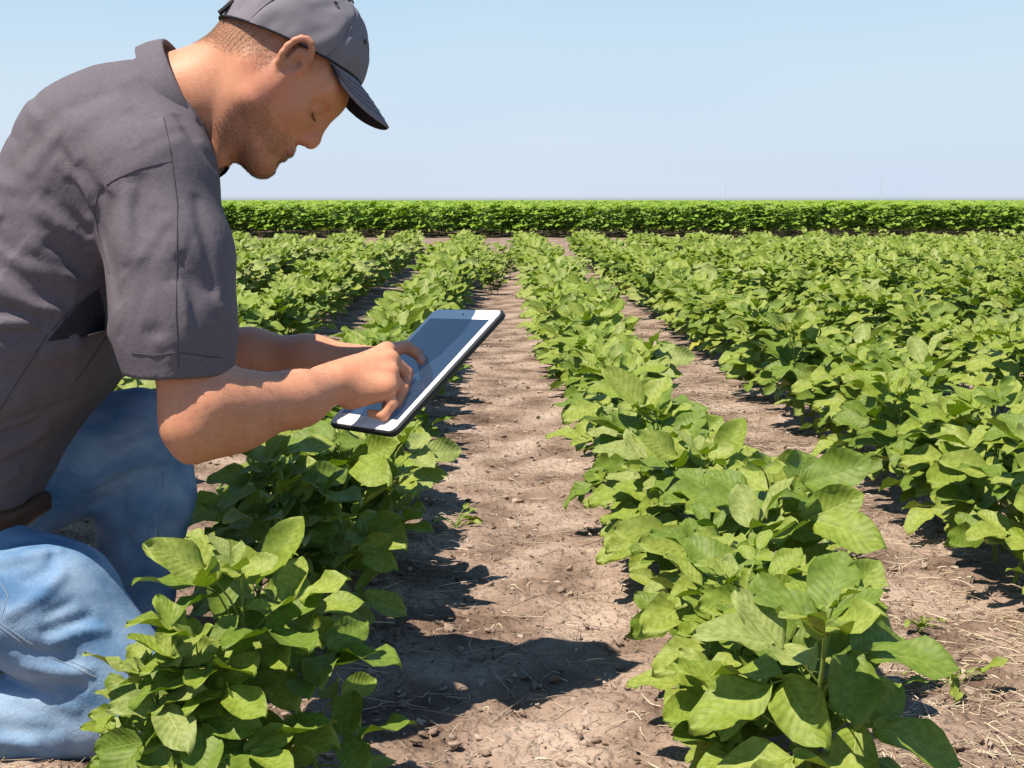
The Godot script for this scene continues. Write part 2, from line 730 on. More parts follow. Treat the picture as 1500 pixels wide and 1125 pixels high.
		var corner: Array[Vector3] = [Vector3(0, 0, 0), Vector3(1, 0, 0), Vector3(0, 1, 0), Vector3(1, 1, 0), Vector3(0, 0, 1), Vector3(1, 0, 1), Vector3(0, 1, 1), Vector3(1, 1, 1)]
		var edges := PackedInt32Array([0, 1, 2, 3, 4, 5, 6, 7, 0, 2, 1, 3, 4, 6, 5, 7, 0, 4, 1, 5, 2, 6, 3, 7])
		var cells := PackedInt32Array()
		for bl in blocks:
			for z in B:
				for y in B:
					var row := (bl.z * B + z) * sz + (bl.y * B + y) * sy + bl.x * B
					for x in B:
						var at := row + x
						var mask := 0
						for i in 8:
							if f[at + off[i]] < 0.0:
								mask |= 1 << i
						if mask == 0 or mask == 255:
							continue
						var sum := Vector3.ZERO
						var cnt := 0
						for e in range(0, 24, 2):
							var e0 := edges[e]
							var e1 := edges[e + 1]
							if ((mask >> e0) & 1) != ((mask >> e1) & 1):
								var f0 := f[at + off[e0]]
								var f1 := f[at + off[e1]]
								sum += corner[e0].lerp(corner[e1], f0 / (f0 - f1))
								cnt += 1
						where[at] = v.size()
						cells.append(at)
						v.append(lo + (Vector3(bl.x * B + x, bl.y * B + y, bl.z * B + z) + sum / cnt) * cell)
		var idx := PackedInt32Array()
		for at in cells:
			for ax in 3:
				var s0: int = [sx, sy, sz][ax]
				var s1: int = [sy, sz, sx][ax]
				var s2: int = [sz, sx, sy][ax]
				if at + s0 >= f.size() or at - s1 - s2 < 0:
					continue
				var in0 := f[at] < 0.0
				if in0 == (f[at + s0] < 0.0):
					continue
				var q0 := where[at]
				var q1 := where[at - s1]
				var q2 := where[at - s1 - s2]
				var q3 := where[at - s2]
				if q1 < 0 or q2 < 0 or q3 < 0:
					continue
				if in0:
					idx.append_array([q0, q1, q2, q0, q2, q3])
				else:
					idx.append_array([q0, q2, q1, q0, q3, q2])
		return [v, idx]

func field_mesh(f: Field, lo: Vector3, hi: Vector3, cell: float, base: Vector3, colour: Callable) -> ArrayMesh:
	return nets_mesh([f.net(lo, hi, cell)], base, colour)

func nets_mesh(nets: Array, base: Vector3, colour: Callable) -> ArrayMesh:
	var v := PackedVector3Array()
	var idx := PackedInt32Array()
	var col := PackedColorArray()
	for n in nets:
		var at := v.size()
		for p in n[0]:
			v.append(p - base)
			col.append(colour.call(p))
		for i in n[1]:
			idx.append(i + at)
	return mesh_from(v, idx, col)

# ---------------------------------------------------------------- the kneeling man

const MAN := Vector3(-0.62, 0.0, -1.95)
# the tablet: middle of its glass, its axes across, along and out of the glass
const TAB := Vector3(-0.1165, 0.4891, -1.95)
const TU := Vector3(0.5854, 0.0536, 0.8089)
const TV := Vector3(0.6103, 0.6277, -0.4833)
const TN := Vector3(-0.5337, 0.7766, 0.3348)

var HB: Basis
var HO: Vector3

# a point of the head: forward of the ear hole, above it, towards the man's right
func hd(f: float, u: float, s: float) -> Vector3:
	return HO + HB * Vector3(f, u, s)

func tb(a: float, b: float, h: float) -> Vector3:
	return TAB + TU * a + TV * b + TN * h

func head_field() -> Field:
	var h := Field.new()
	h.ell(hd(-0.020, 0.022, 0), Vector3(0.092, 0.086, 0.072), HB, 0.02)
	h.ell(hd(0.030, -0.030, 0), Vector3(0.050, 0.080, 0.058), HB, 0.03)
	# jaw
	for s in [-1.0, 1.0]:
		h.cap(hd(0.008, -0.066, s * 0.050), hd(0.064, -0.108, s * 0.020), 0.020, 0.018, 0.03)
		h.cap(hd(0.000, -0.020, s * 0.056), hd(0.008, -0.066, s * 0.050), 0.014, 0.017, 0.03)
		h.cap(hd(0.042, -0.034, s * 0.044), hd(0.018, -0.028, s * 0.056), 0.019, 0.012, 0.03)
		h.cap(hd(0.066, 0.016, s * 0.012), hd(0.056, 0.018, s * 0.044), 0.014, 0.012, 0.022)
	h.ell(hd(0.055, -0.084, 0), Vector3(0.028, 0.034, 0.034), HB, 0.022)
	h.cap(hd(0.072, -0.110, -0.010), hd(0.072, -0.110, 0.010), 0.0165, 0.0165, 0.016)
	h.ell(hd(0.012, -0.088, 0), Vector3(0.052, 0.030, 0.042), HB, 0.025)
	# eyes: sockets, then lids looking down
	for s in [-1.0, 1.0]:
		h.carve(hd(0.084, -0.010, s * 0.032), hd(0.074, -0.011, s * 0.046), 0.0135, 0.010, 0.014)
		h.ell(hd(0.0590, -0.010, s * 0.031), Vector3(0.0135, 0.0128, 0.0140), HB, 0.003)
		h.carve(hd(0.0735, -0.0005, s * 0.020), hd(0.0690, 0.0005, s * 0.044), 0.0016, 0.0014, 0.003)
		h.carve(hd(0.0722, -0.0165, s * 0.020), hd(0.068, -0.0165, s * 0.042), 0.0012, 0.0012, 0.002)
	# nose
	h.cap(hd(0.074, 0.004, 0), hd(0.0885, -0.036, 0), 0.0085, 0.0092, 0.012)
	h.cap(hd(0.0885, -0.038, 0), hd(0.0895, -0.041, 0), 0.0112, 0.0108, 0.006)
	for s in [-1.0, 1.0]:
		h.ell(hd(0.0790, -0.0460, s * 0.0125), Vector3(0.0115, 0.0085, 0.0070), HB, 0.006)
		h.carve(hd(0.0830, -0.0560, s * 0.0065), hd(0.0820, -0.0500, s * 0.0065), 0.0030, 0.0022, 0.003)
	# lips and the furrow under them
	h.cap(hd(0.0800, -0.0690, -0.014), hd(0.0800, -0.0690, 0.014), 0.0062, 0.0062, 0.008)
	h.ell(hd(0.0815, -0.0735, 0), Vector3(0.0075, 0.0052, 0.0220), HB, 0.005)
	h.ell(hd(0.0800, -0.0840, 0), Vector3(0.0080, 0.0060, 0.0200), HB, 0.005)
	h.carve(hd(0.0905, -0.0785, -0.022), hd(0.0905, -0.0785, 0.022), 0.0022, 0.0022, 0.004)
	h.carve(hd(0.0870, -0.0945, -0.012), hd(0.0870, -0.0945, 0.012), 0.0050, 0.0050, 0.008)
	# neck with the two muscles that run from behind the ear to the breastbone
	h.chain([Vector3(-0.4675, 0.8100, -1.9400), Vector3(-0.4301, 0.8385, -1.9300), Vector3(-0.3408, 0.8891, -1.9200)], [0.078, 0.066, 0.060], 0.04)
	h.cap(hd(-0.028, -0.040, 0.050), Vector3(-0.3706, 0.7744, -1.8800), 0.016, 0.013, 0.02)
	h.cap(hd(-0.028, -0.040, -0.050), Vector3(-0.3785, 0.7756, -1.9600), 0.016, 0.013, 0.02)
	h.cap(hd(0.030, -0.100, 0), Vector3(-0.3796, 0.8019, -1.9200), 0.022, 0.032, 0.03)
	# ears
	for s in [-1.0, 1.0]:
		var rim := []
		var rad := []
		for i in 13:
			var t := i / 12.0
			var an := lerpf(-0.35, 4.55, t)
			var e := Vector2(cos(an) * 0.0165, sin(an) * 0.0285)
			e = e.rotated(0.22)
			var lift := 0.0165 * smoothstep(0.0, 0.35, t) * (1.0 - 0.55 * smoothstep(0.75, 1.0, t))
			rim.append(hd(0.006 + e.x * 1.02, 0.006 + e.y, s * (0.066 + lift)))
			rad.append(lerpf(0.0036, 0.0046, sin(PI * t)))
		h.chain(rim, rad, 0.003)
		h.ell(hd(0.005, 0.005, s * 0.0715), Vector3(0.0155, 0.0265, 0.0060), HB * Basis(Vector3(0, 0, 1), 0.22) * Basis(Vector3(0, 1, 0), s * -0.35), 0.006)
		h.cap(hd(0.014, -0.020, s * 0.0715), hd(0.016, -0.026, s * 0.0705), 0.0068, 0.0060, 0.006)
		h.carve_ell(hd(0.013, 0.004, s * 0.0810), Vector3(0.0078, 0.0120, 0.0085), HB, 0.004)
		h.cap(hd(0.0215, 0.000, s * 0.0705), hd(0.021, 0.006, s * 0.0705), 0.0042, 0.0035, 0.003)
		h.cap(hd(0.002, -0.006, s * 0.0770), hd(0.001, 0.018, s * 0.0785), 0.0030, 0.0032, 0.004)
	return h

func finger(f: Field, pts: Array, r: Array) -> void:
	f.chain(pts, r, 0.0025)

func right_arm_field() -> Field:
	var f := Field.new()
	f.chain([Vector3(-0.4136, 0.6884, -1.7900), Vector3(-0.3905, 0.5704, -1.7550), Vector3(-0.3737, 0.4459, -1.7350)], [0.055, 0.050, 0.043], 0.02)
	# elbow point and the forearm muscle
	f.cap(Vector3(-0.3804, 0.4226, -1.7350), Vector3(-0.3867, 0.4088, -1.7350), 0.022, 0.0125, 0.018)
	f.chain([Vector3(-0.3737, 0.4459, -1.7350), Vector3(-0.3333, 0.4516, -1.7650), Vector3(-0.2587, 0.4620, -1.8200), Vector3(-0.2170, 0.4781, -1.8620)], [0.041, 0.0425, 0.030, 0.0235], 0.03)
	f.cap(Vector3(-0.3451, 0.4735, -1.7400), Vector3(-0.2660, 0.4706, -1.8100), 0.030, 0.019, 0.03)
	f.cap(Vector3(-0.2380, 0.4780, -1.8700), Vector3(-0.2110, 0.4847, -1.8750), 0.021, 0.020, 0.02)
	# long muscles, wrist bone
	f.cap(Vector3(-0.3528, 0.4728, -1.7150), Vector3(-0.2720, 0.4619, -1.7900), 0.020, 0.012, 0.025)
	f.cap(Vector3(-0.2260, 0.4675, -1.8450), Vector3(-0.2200, 0.4689, -1.8480), 0.0100, 0.0095, 0.012)
	# back of the hand
	var w := Vector3(-0.2156, 0.4794, -1.8660)
	var kn := [Vector3(-0.1526, 0.5152, -1.9160), Vector3(-0.1456, 0.5053, -1.8960), Vector3(-0.1444, 0.4897, -1.8790), Vector3(-0.1490, 0.4740, -1.8640)]
	var kr := [0.0115, 0.0118, 0.0110, 0.0098]
	for i in 4:
		f.cap(w + (kn[i] - w) * 0.08, kn[i], 0.0175, kr[i], 0.014)
	f.cap(Vector3(-0.1940, 0.4895, -1.8880), Vector3(-0.1627, 0.4918, -1.9000), 0.017, 0.013, 0.02)
	f.cap(kn[3] + Vector3(0, -0.006, 0), Vector3(-0.1970, 0.4579, -1.8680), 0.0130, 0.0165, 0.018)
	finger(f, [kn[0], Vector3(-0.1299, 0.5167, -1.9560), Vector3(-0.1142, 0.5063, -1.9630), Vector3(-0.1058, 0.4970, -1.9475)], [0.0108, 0.0092, 0.0082, 0.0066])
	finger(f, [kn[1], Vector3(-0.1256, 0.4844, -1.9140), Vector3(-0.1287, 0.4646, -1.9000), Vector3(-0.1411, 0.4591, -1.8920)], [0.0104, 0.0090, 0.0080, 0.0068])
	finger(f, [kn[2], Vector3(-0.1296, 0.4665, -1.8860), Vector3(-0.1363, 0.4468, -1.8740), Vector3(-0.1522, 0.4443, -1.8780)], [0.0098, 0.0086, 0.0076, 0.0064])
	finger(f, [kn[3], Vector3(-0.1415, 0.4509, -1.8580), Vector3(-0.1524, 0.4347, -1.8560), Vector3(-0.1715, 0.4369, -1.8660)], [0.0088, 0.0076, 0.0068, 0.0057])
	finger(f, [Vector3(-0.2052, 0.4793, -1.8880), Vector3(-0.1751, 0.4727, -1.9320), Vector3(-0.1560, 0.4631, -1.9400), Vector3(-0.1417, 0.4592, -1.9260)], [0.0165, 0.0120, 0.0102, 0.0082])
	# clefts between the bent fingers
	f.carve(Vector3(-0.1388, 0.4944, -1.8780), Vector3(-0.1276, 0.4758, -1.8860), 0.0026, 0.0036, 0.003)
	f.carve(Vector3(-0.1431, 0.4792, -1.8600), Vector3(-0.1353, 0.4586, -1.8620), 0.0028, 0.0040, 0.003)
	f.carve(Vector3(-0.1396, 0.5128, -1.9040), Vector3(-0.1311, 0.5004, -1.9140), 0.0026, 0.0036, 0.003)
	# knuckles and tendons of the back of the hand
	for i in 4:
		f.cap(kn[i] + TN * 0.0030, kn[i] + TN * 0.0030 + (kn[i] - w).normalized() * 0.002, 0.0100 - 0.0006 * i, 0.0100 - 0.0006 * i, 0.005)
		f.cap(w + (kn[i] - w) * 0.40 + TN * 0.0105, w + (kn[i] - w) * 0.95 + TN * 0.0055, 0.0045, 0.0060, 0.008)
	return f

func left_arm_field() -> Field:
	var f := Field.new()
	f.chain([Vector3(-0.5146, 0.7131, -2.0800), Vector3(-0.4811, 0.5702, -2.1200), Vector3(-0.4489, 0.4748, -2.1400)], [0.054, 0.048, 0.041], 0.02)
	var w := tb(-0.118, 0.030, -0.030)
	f.chain([Vector3(-0.4489, 0.4748, -2.1400), Vector3(-0.3793, 0.4822, -2.1300), Vector3(-0.2820, 0.4833, -2.1000), w], [0.041, 0.040, 0.031, 0.023], 0.03)
	var kn := [tb(-0.052, 0.058, -0.030), tb(-0.046, 0.037, -0.034), tb(-0.047, 0.015, -0.034), tb(-0.052, -0.006, -0.031)]
	for i in 4:
		f.cap(w, kn[i], 0.0175, 0.0112, 0.014)
		var b: float = [0.062, 0.038, 0.013, -0.011][i]
		var l: float = [0.92, 1.0, 0.94, 0.76][i]
		finger(f, [kn[i], tb(-0.050 + 0.042 * l, b, -0.0255), tb(-0.050 + 0.068 * l, b, -0.0205), tb(-0.050 + 0.088 * l, b, -0.0182)], [0.0110, 0.0095, 0.0084, 0.0070])
	finger(f, [w + (kn[0] - w) * 0.15, tb(-0.104, 0.052, -0.020), tb(-0.098, 0.072, -0.016), tb(-0.090, 0.088, -0.0185)], [0.0165, 0.0120, 0.0102, 0.0080])
	return f

func body_core() -> Field:
	# what the clothes cover, a little inside them, joining head, arms and legs
	var f := Field.new()
	for z in [1.90, 2.00]:
		f.cap(Vector3(-0.5317, 0.7690, -1.9500) + Vector3(0, 0, 1.95 - z), Vector3(-0.6688, 0.5160, -1.9500) + Vector3(0, 0, 1.95 - z), 0.085, 0.085, 0.05)
		f.cap(Vector3(-0.6688, 0.5160, -1.9500) + Vector3(0, 0, 1.95 - z), Vector3(-0.8035, 0.2938, -1.9500) + Vector3(0, 0, 1.95 - z), 0.085, 0.085, 0.05)
	f.cap(Vector3(-0.4958, 0.7917, -1.9400), Vector3(-0.4301, 0.8385, -1.9300), 0.075, 0.060, 0.05)
	f.cap(Vector3(-0.4856, 0.7902, -1.9000), Vector3(-0.4136, 0.6884, -1.7900), 0.050, 0.050, 0.05)
	f.cap(Vector3(-0.5060, 0.7932, -1.9800), Vector3(-0.5077, 0.6931, -2.0900), 0.050, 0.050, 0.05)
	f.cap(Vector3(-0.4136, 0.6884, -1.7900), Vector3(-0.3833, 0.5115, -1.7450), 0.050, 0.040, 0.03)
	f.cap(Vector3(-0.5077, 0.6931, -2.0900), Vector3(-0.4575, 0.5015, -2.1350), 0.050, 0.040, 0.03)
	f.chain([Vector3(-0.7495, 0.2735, -1.8700), Vector3(-0.4701, 0.0580, -1.8000), Vector3(-0.8112, 0.0233, -1.8300)], [0.070, 0.050, 0.034], 0.03)
	f.chain([Vector3(-0.7913, 0.2813, -2.0300), Vector3(-0.5435, 0.3654, -2.1000), Vector3(-0.5741, 0.0232, -2.1200)], [0.070, 0.052, 0.036], 0.03)
	return f

func shirt_field() -> Field:
	var f := Field.new()
	# trunk, wide from side to side
	for z in [1.885, 2.015]:
		var o := Vector3(0, 0, 1.95 - z)
		f.cap(Vector3(-0.5308, 0.7701, -1.9500) + o, Vector3(-0.6382, 0.5565, -1.9500) + o, 0.112, 0.116, 0.06)
		f.cap(Vector3(-0.6382, 0.5565, -1.9500) + o, Vector3(-0.7577, 0.3819, -1.9500) + o, 0.116, 0.114, 0.06)
		f.cap(Vector3(-0.7577, 0.3819, -1.9500) + o, Vector3(-0.8058, 0.2568, -1.9500) + o, 0.114, 0.124, 0.06)
	# shoulders and the slope up to the neck
	f.cap(Vector3(-0.4827, 0.8050, -1.9300), Vector3(-0.4583, 0.8195, -1.9300), 0.086, 0.074, 0.05)
	f.cap(Vector3(-0.4758, 0.8108, -1.9000), Vector3(-0.4418, 0.7467, -1.8150), 0.074, 0.074, 0.06)
	f.cap(Vector3(-0.5008, 0.8072, -1.9800), Vector3(-0.5207, 0.7505, -2.0700), 0.072, 0.072, 0.06)
	# sleeves
	f.chain([Vector3(-0.4405, 0.7501, -1.8100), Vector3(-0.4108, 0.6462, -1.7720), Vector3(-0.4050, 0.5704, -1.7550), Vector3(-0.3941, 0.4690, -1.7420)], [0.076, 0.0725, 0.0700, 0.0655], 0.035)
	f.chain([Vector3(-0.5207, 0.7505, -2.0700), Vector3(-0.5020, 0.6118, -2.1100), Vector3(-0.4853, 0.5073, -2.1300)], [0.072, 0.068, 0.064], 0.035)
	f.cut(Vector3(-0.4005, 0.5047, -1.7450), Vector3(-0.3981, 0.4166, -1.7450) - Vector3(-0.3988, 0.5047, -1.7450), 0.12)
	f.carve(Vector3(-0.3957, 0.4817, -1.7430), Vector3(-0.3978, 0.5452, -1.7500), 0.055, 0.050, 0.004)
	f.cut(Vector3(-0.4846, 0.5281, -2.1300), Vector3(0.12, -0.5, -0.05), 0.11)
	# hem over the belt
	f.cut(Vector3(-0.6776, 0.3089, -1.8800), Vector3(-0.10, -1.0, 0.0), 0.45)
	# neck hole
	f.carve(Vector3(-0.4301, 0.8385, -1.9300), Vector3(-0.3649, 0.8748, -1.9200), 0.062, 0.07, 0.004)
	return f

# cloth folds: [x, y and z of both ends are found by laying the line on the cloth from the man's right side]
func lay_folds(f: Field, list: Array, boost := 1.5) -> void:
	var base := Field.new()
	for i in f.kind.size():
		if f.kind[i] == 5:
			continue
		base.add(f.kind[i], f.a[i], f.b[i], f.ra[i], f.rb[i], f.k[i], f.turn[i])
	for s in list:
		var pts := []
		for p in s[0]:
			pts.append(side_on(base, p))
		f.fold(pts, s[1], s[2] * boost)

func side_on(f: Field, p: Vector3) -> Vector3:
	# p lies in a plane beside the man; move it towards him until it meets the cloth
	var eye := Vector3(0.0, 0.72, 0.0)
	var dir := (p - eye).normalized()
	return f.meet(p - dir * 0.35, dir, 0.9)

func line_strip(f: Field, pts: Array, radius: float, base: Vector3, lift := 0.0004) -> ArrayMesh:
	var dense := []
	for i in pts.size() - 1:
		var n := maxi(2, int(pts[i].distance_to(pts[i + 1]) / 0.008))
		for j in n:
			dense.append(side_on(f, pts[i].lerp(pts[i + 1], float(j) / n)))
	dense.append(side_on(f, pts[pts.size() - 1]))
	var l := f.all()
	var v := PackedVector3Array()
	var idx := PackedInt32Array()
	var mid := []
	var rad := []
	for p in dense:
		mid.append(p + f.slope(p, l) * lift - base)
		rad.append(radius)
	add_tube(v, idx, mid, rad, 6)
	return mesh_from(v, idx)

func shirt_folds() -> Array:
	return [
		# armhole
		[[Vector3(-0.4893, 0.7376, -1.7600), Vector3(-0.4933, 0.7059, -1.7400), Vector3(-0.4859, 0.6729, -1.7300), Vector3(-0.4768, 0.6271, -1.7300), Vector3(-0.4654, 0.5902, -1.7200)], 0.0100, -0.0085],
		# back and side, pulled from the armhole
		[[Vector3(-0.5692, 0.7310, -1.7800), Vector3(-0.5388, 0.7039, -1.7800), Vector3(-0.5145, 0.6715, -1.7800)], 0.0090, -0.0062],
		[[Vector3(-0.5824, 0.7208, -1.7800), Vector3(-0.5497, 0.6886, -1.7800), Vector3(-0.5251, 0.6613, -1.7800)], 0.0120, 0.0045],
		[[Vector3(-0.5244, 0.7664, -1.7800), Vector3(-0.5117, 0.7428, -1.7800), Vector3(-0.5033, 0.7192, -1.7800)], 0.0085, -0.0050],
		[[Vector3(-0.5386, 0.7496, -1.7800), Vector3(-0.5244, 0.7242, -1.7800), Vector3(-0.5151, 0.6988, -1.7800)], 0.0080, -0.0042],
		[[Vector3(-0.5316, 0.7563, -1.7800), Vector3(-0.5173, 0.7293, -1.7800), Vector3(-0.5097, 0.7056, -1.7800)], 0.0070, 0.0030],
		[[Vector3(-0.6380, 0.6801, -1.7800), Vector3(-0.6093, 0.6528, -1.7800)], 0.0110, -0.0055],
		[[Vector3(-0.5675, 0.6716, -1.7800), Vector3(-0.5412, 0.6442, -1.7800), Vector3(-0.5180, 0.6253, -1.7800)], 0.0100, -0.0058],
		[[Vector3(-0.5913, 0.6733, -1.7800), Vector3(-0.5587, 0.6373, -1.7800), Vector3(-0.5255, 0.6081, -1.7800)], 0.0130, 0.0050],
		[[Vector3(-0.6350, 0.6528, -1.7800), Vector3(-0.5909, 0.6047, -1.7800), Vector3(-0.5400, 0.5892, -1.7800)], 0.0105, -0.0072],
		[[Vector3(-0.6363, 0.6245, -1.7800), Vector3(-0.5951, 0.5875, -1.7800), Vector3(-0.5474, 0.5788, -1.7800)], 0.0120, 0.0058],
		[[Vector3(-0.6381, 0.5875, -1.7800), Vector3(-0.5958, 0.5736, -1.7800), Vector3(-0.5529, 0.5701, -1.7800)], 0.0105, -0.0085],
		[[Vector3(-0.6391, 0.5668, -1.7800), Vector3(-0.5791, 0.5615, -1.7800)], 0.0090, 0.0050],
		[[Vector3(-0.6484, 0.5529, -1.7800), Vector3(-0.6054, 0.5503, -1.7800), Vector3(-0.5691, 0.5537, -1.7800)], 0.0100, -0.0080],
		[[Vector3(-0.5807, 0.5250, -1.7800), Vector3(-0.5370, 0.5354, -1.7800), Vector3(-0.4932, 0.5545, -1.7800)], 0.0140, 0.0060],
		[[Vector3(-0.6514, 0.4902, -1.7800), Vector3(-0.5987, 0.5076, -1.7800), Vector3(-0.5383, 0.5031, -1.7800)], 0.0120, -0.0050],
		[[Vector3(-0.6531, 0.4550, -1.7800), Vector3(-0.5916, 0.4725, -1.7800)], 0.0150, 0.0050],
		[[Vector3(-0.6461, 0.4197, -1.7800), Vector3(-0.6018, 0.4373, -1.7800), Vector3(-0.5529, 0.4655, -1.7800)], 0.0130, -0.0060],
		[[Vector3(-0.6473, 0.3949, -1.7800), Vector3(-0.6082, 0.4126, -1.7800), Vector3(-0.5706, 0.4355, -1.7800)], 0.0115, 0.0085],
		[[Vector3(-0.6481, 0.3772, -1.7800), Vector3(-0.6124, 0.3949, -1.7800), Vector3(-0.5804, 0.4108, -1.7800)], 0.0100, -0.0085],
		[[Vector3(-0.6490, 0.3594, -1.7800), Vector3(-0.6113, 0.3807, -1.7800)], 0.0100, 0.0080],
		# upper back
		[[Vector3(-0.5904, 0.8188, -1.8500), Vector3(-0.5309, 0.8434, -1.8300), Vector3(-0.4842, 0.8598, -1.8200)], 0.0160, -0.0030],
		[[Vector3(-0.5672, 0.7865, -1.8000), Vector3(-0.5232, 0.8161, -1.8000), Vector3(-0.4622, 0.8457, -1.8000)], 0.0180, 0.0036],
		[[Vector3(-0.4661, 0.8330, -1.8000), Vector3(-0.4424, 0.8246, -1.8000), Vector3(-0.4237, 0.8229, -1.8000)], 0.0110, -0.0040],
		[[Vector3(-0.6108, 0.7695, -1.8000), Vector3(-0.5752, 0.7992, -1.8000), Vector3(-0.5485, 0.8245, -1.8000)], 0.0150, -0.0035],
		# towards the collar
		[[Vector3(-0.4047, 0.8280, -1.8000), Vector3(-0.3821, 0.8068, -1.7800), Vector3(-0.3723, 0.7942, -1.7800)], 0.0085, -0.0050],
		[[Vector3(-0.4027, 0.8428, -1.8200), Vector3(-0.3776, 0.8162, -1.8000)], 0.0080, 0.0035],
		[[Vector3(-0.3965, 0.8145, -1.8000), Vector3(-0.3692, 0.7866, -1.7800), Vector3(-0.3513, 0.7580, -1.7800)], 0.0090, -0.0050],
		# sleeve
		[[Vector3(-0.4741, 0.7291, -1.7400), Vector3(-0.4762, 0.6814, -1.7200), Vector3(-0.4621, 0.6246, -1.7000)], 0.0110, -0.0050],
		[[Vector3(-0.4478, 0.7406, -1.7300), Vector3(-0.4493, 0.6898, -1.7100), Vector3(-0.4435, 0.6410, -1.7000)], 0.0130, 0.0044],
		[[Vector3(-0.4309, 0.7512, -1.7300), Vector3(-0.4331, 0.7062, -1.7000), Vector3(-0.4307, 0.6574, -1.7000)], 0.0100, -0.0040],
		[[Vector3(-0.4100, 0.7143, -1.7000), Vector3(-0.4226, 0.6778, -1.7000)], 0.0110, -0.0030],
		[[Vector3(-0.3928, 0.6900, -1.7000), Vector3(-0.4168, 0.6557, -1.7000)], 0.0090, -0.0030],
		[[Vector3(-0.3692, 0.7266, -1.7400), Vector3(-0.3579, 0.6855, -1.7200), Vector3(-0.3508, 0.6442, -1.7200), Vector3(-0.3485, 0.6068, -1.7200)], 0.0080, -0.0060],
		[[Vector3(-0.3841, 0.6557, -1.7000), Vector3(-0.3716, 0.6344, -1.7000), Vector3(-0.3578, 0.6157, -1.7100), Vector3(-0.3435, 0.6051, -1.7200)], 0.0075, -0.0060],
		[[Vector3(-0.3782, 0.6328, -1.7000), Vector3(-0.3677, 0.5999, -1.7000), Vector3(-0.3572, 0.5627, -1.7000), Vector3(-0.3552, 0.5325, -1.7100)], 0.0080, -0.0056],
		[[Vector3(-0.3883, 0.6246, -1.7000), Vector3(-0.3794, 0.5916, -1.7000), Vector3(-0.3708, 0.5502, -1.7000)], 0.0090, 0.0036],
		[[Vector3(-0.4315, 0.5579, -1.6900), Vector3(-0.4026, 0.5661, -1.6900)], 0.0090, -0.0026],
		[[Vector3(-0.4155, 0.5471, -1.6900), Vector3(-0.3850, 0.5529, -1.6900)], 0.0080, 0.0022],
	]

func drape_folds() -> Array:
	# the many lesser drag lines: fanning from the armhole over the side and back, across the bent waist, down the sleeve
	var r := RandomNumberGenerator.new()
	r.seed = 812
	var list := []
	var hole := [Vector3(-0.5038, 0.7268, -1.7800), Vector3(-0.5070, 0.6886, -1.7800), Vector3(-0.5018, 0.6459, -1.7800), Vector3(-0.4946, 0.6072, -1.7800)]
	for i in 15:
		var u := (i + r.randf_range(-0.25, 0.25)) / 14.0
		var at := clampf(u, 0.0, 0.999) * 3.0
		var h0: Vector3 = hole[int(at)]
		var h1: Vector3 = hole[int(at) + 1]
		var from := h0.lerp(h1, at - int(at))
		var an := deg_to_rad(lerpf(128.0, 184.0, u) + r.randfn(0, 4.0))
		var l := r.randf_range(0.12, 0.26)
		var pts := []
		for k in 4:
			var t := k / 3.0
			var a2 := an - 0.30 * t
			pts.append(from + Vector3(cos(a2), sin(a2), 0) * (0.006 + l * t))
		list.append([pts, r.randf_range(0.0060, 0.0090), r.randf_range(0.0026, 0.0044) * (-1.0 if i % 2 == 0 else 0.85)])
	for i in 14:
		var x := r.randf_range(-0.72, -0.56)
		var y := r.randf_range(0.34, 0.56)
		var l := r.randf_range(0.10, 0.24)
		var an := deg_to_rad(r.randf_range(12.0, 42.0))
		var pts := []
		for k in 3:
			var t := k / 2.0 - 0.5
			pts.append(Vector3(x + cos(an) * l * t, y + sin(an) * l * t + 0.012 * cos(t * 3.0), -1.78))
		list.append([pts, r.randf_range(0.005, 0.009), r.randf_range(0.0030, 0.0060) * (-1.0 if i % 2 == 0 else 0.9)])
	var top := Vector3(-0.4327, 0.7453, -1.7200)
	for i in 18:
		var p := top + Vector3(r.randf_range(-0.035, 0.085), r.randf_range(-0.225, -0.01), 0)
		var an := deg_to_rad(r.randf_range(232.0, 306.0))
		var l := r.randf_range(0.06, 0.16)
		list.append([[p, p + Vector3(cos(an), sin(an), 0) * l * 0.5 + Vector3(0.004, 0, 0), p + Vector3(cos(an), sin(an), 0) * l], r.randf_range(0.0046, 0.0080), r.randf_range(0.0016, 0.0034) * (-1.0 if i % 2 == 0 else 0.9)])
	for i in 8:
		# over the shoulder blade
		var p := Vector3(-0.5748, 0.8076, -1.8000) + Vector3(r.randf_range(-0.02, 0.10), r.randf_range(-0.07, 0.05), 0)
		var an := deg_to_rad(r.randf_range(18.0, 52.0))
		var l := r.randf_range(0.06, 0.13)
		list.append([[p, p + Vector3(cos(an), sin(an), 0) * l * 0.5 + Vector3(0, 0.005, 0), p + Vector3(cos(an), sin(an), 0) * l], r.randf_range(0.007, 0.012), r.randf_range(0.0016, 0.0032) * (-1.0 if i % 2 == 0 else 0.9)])
	return list

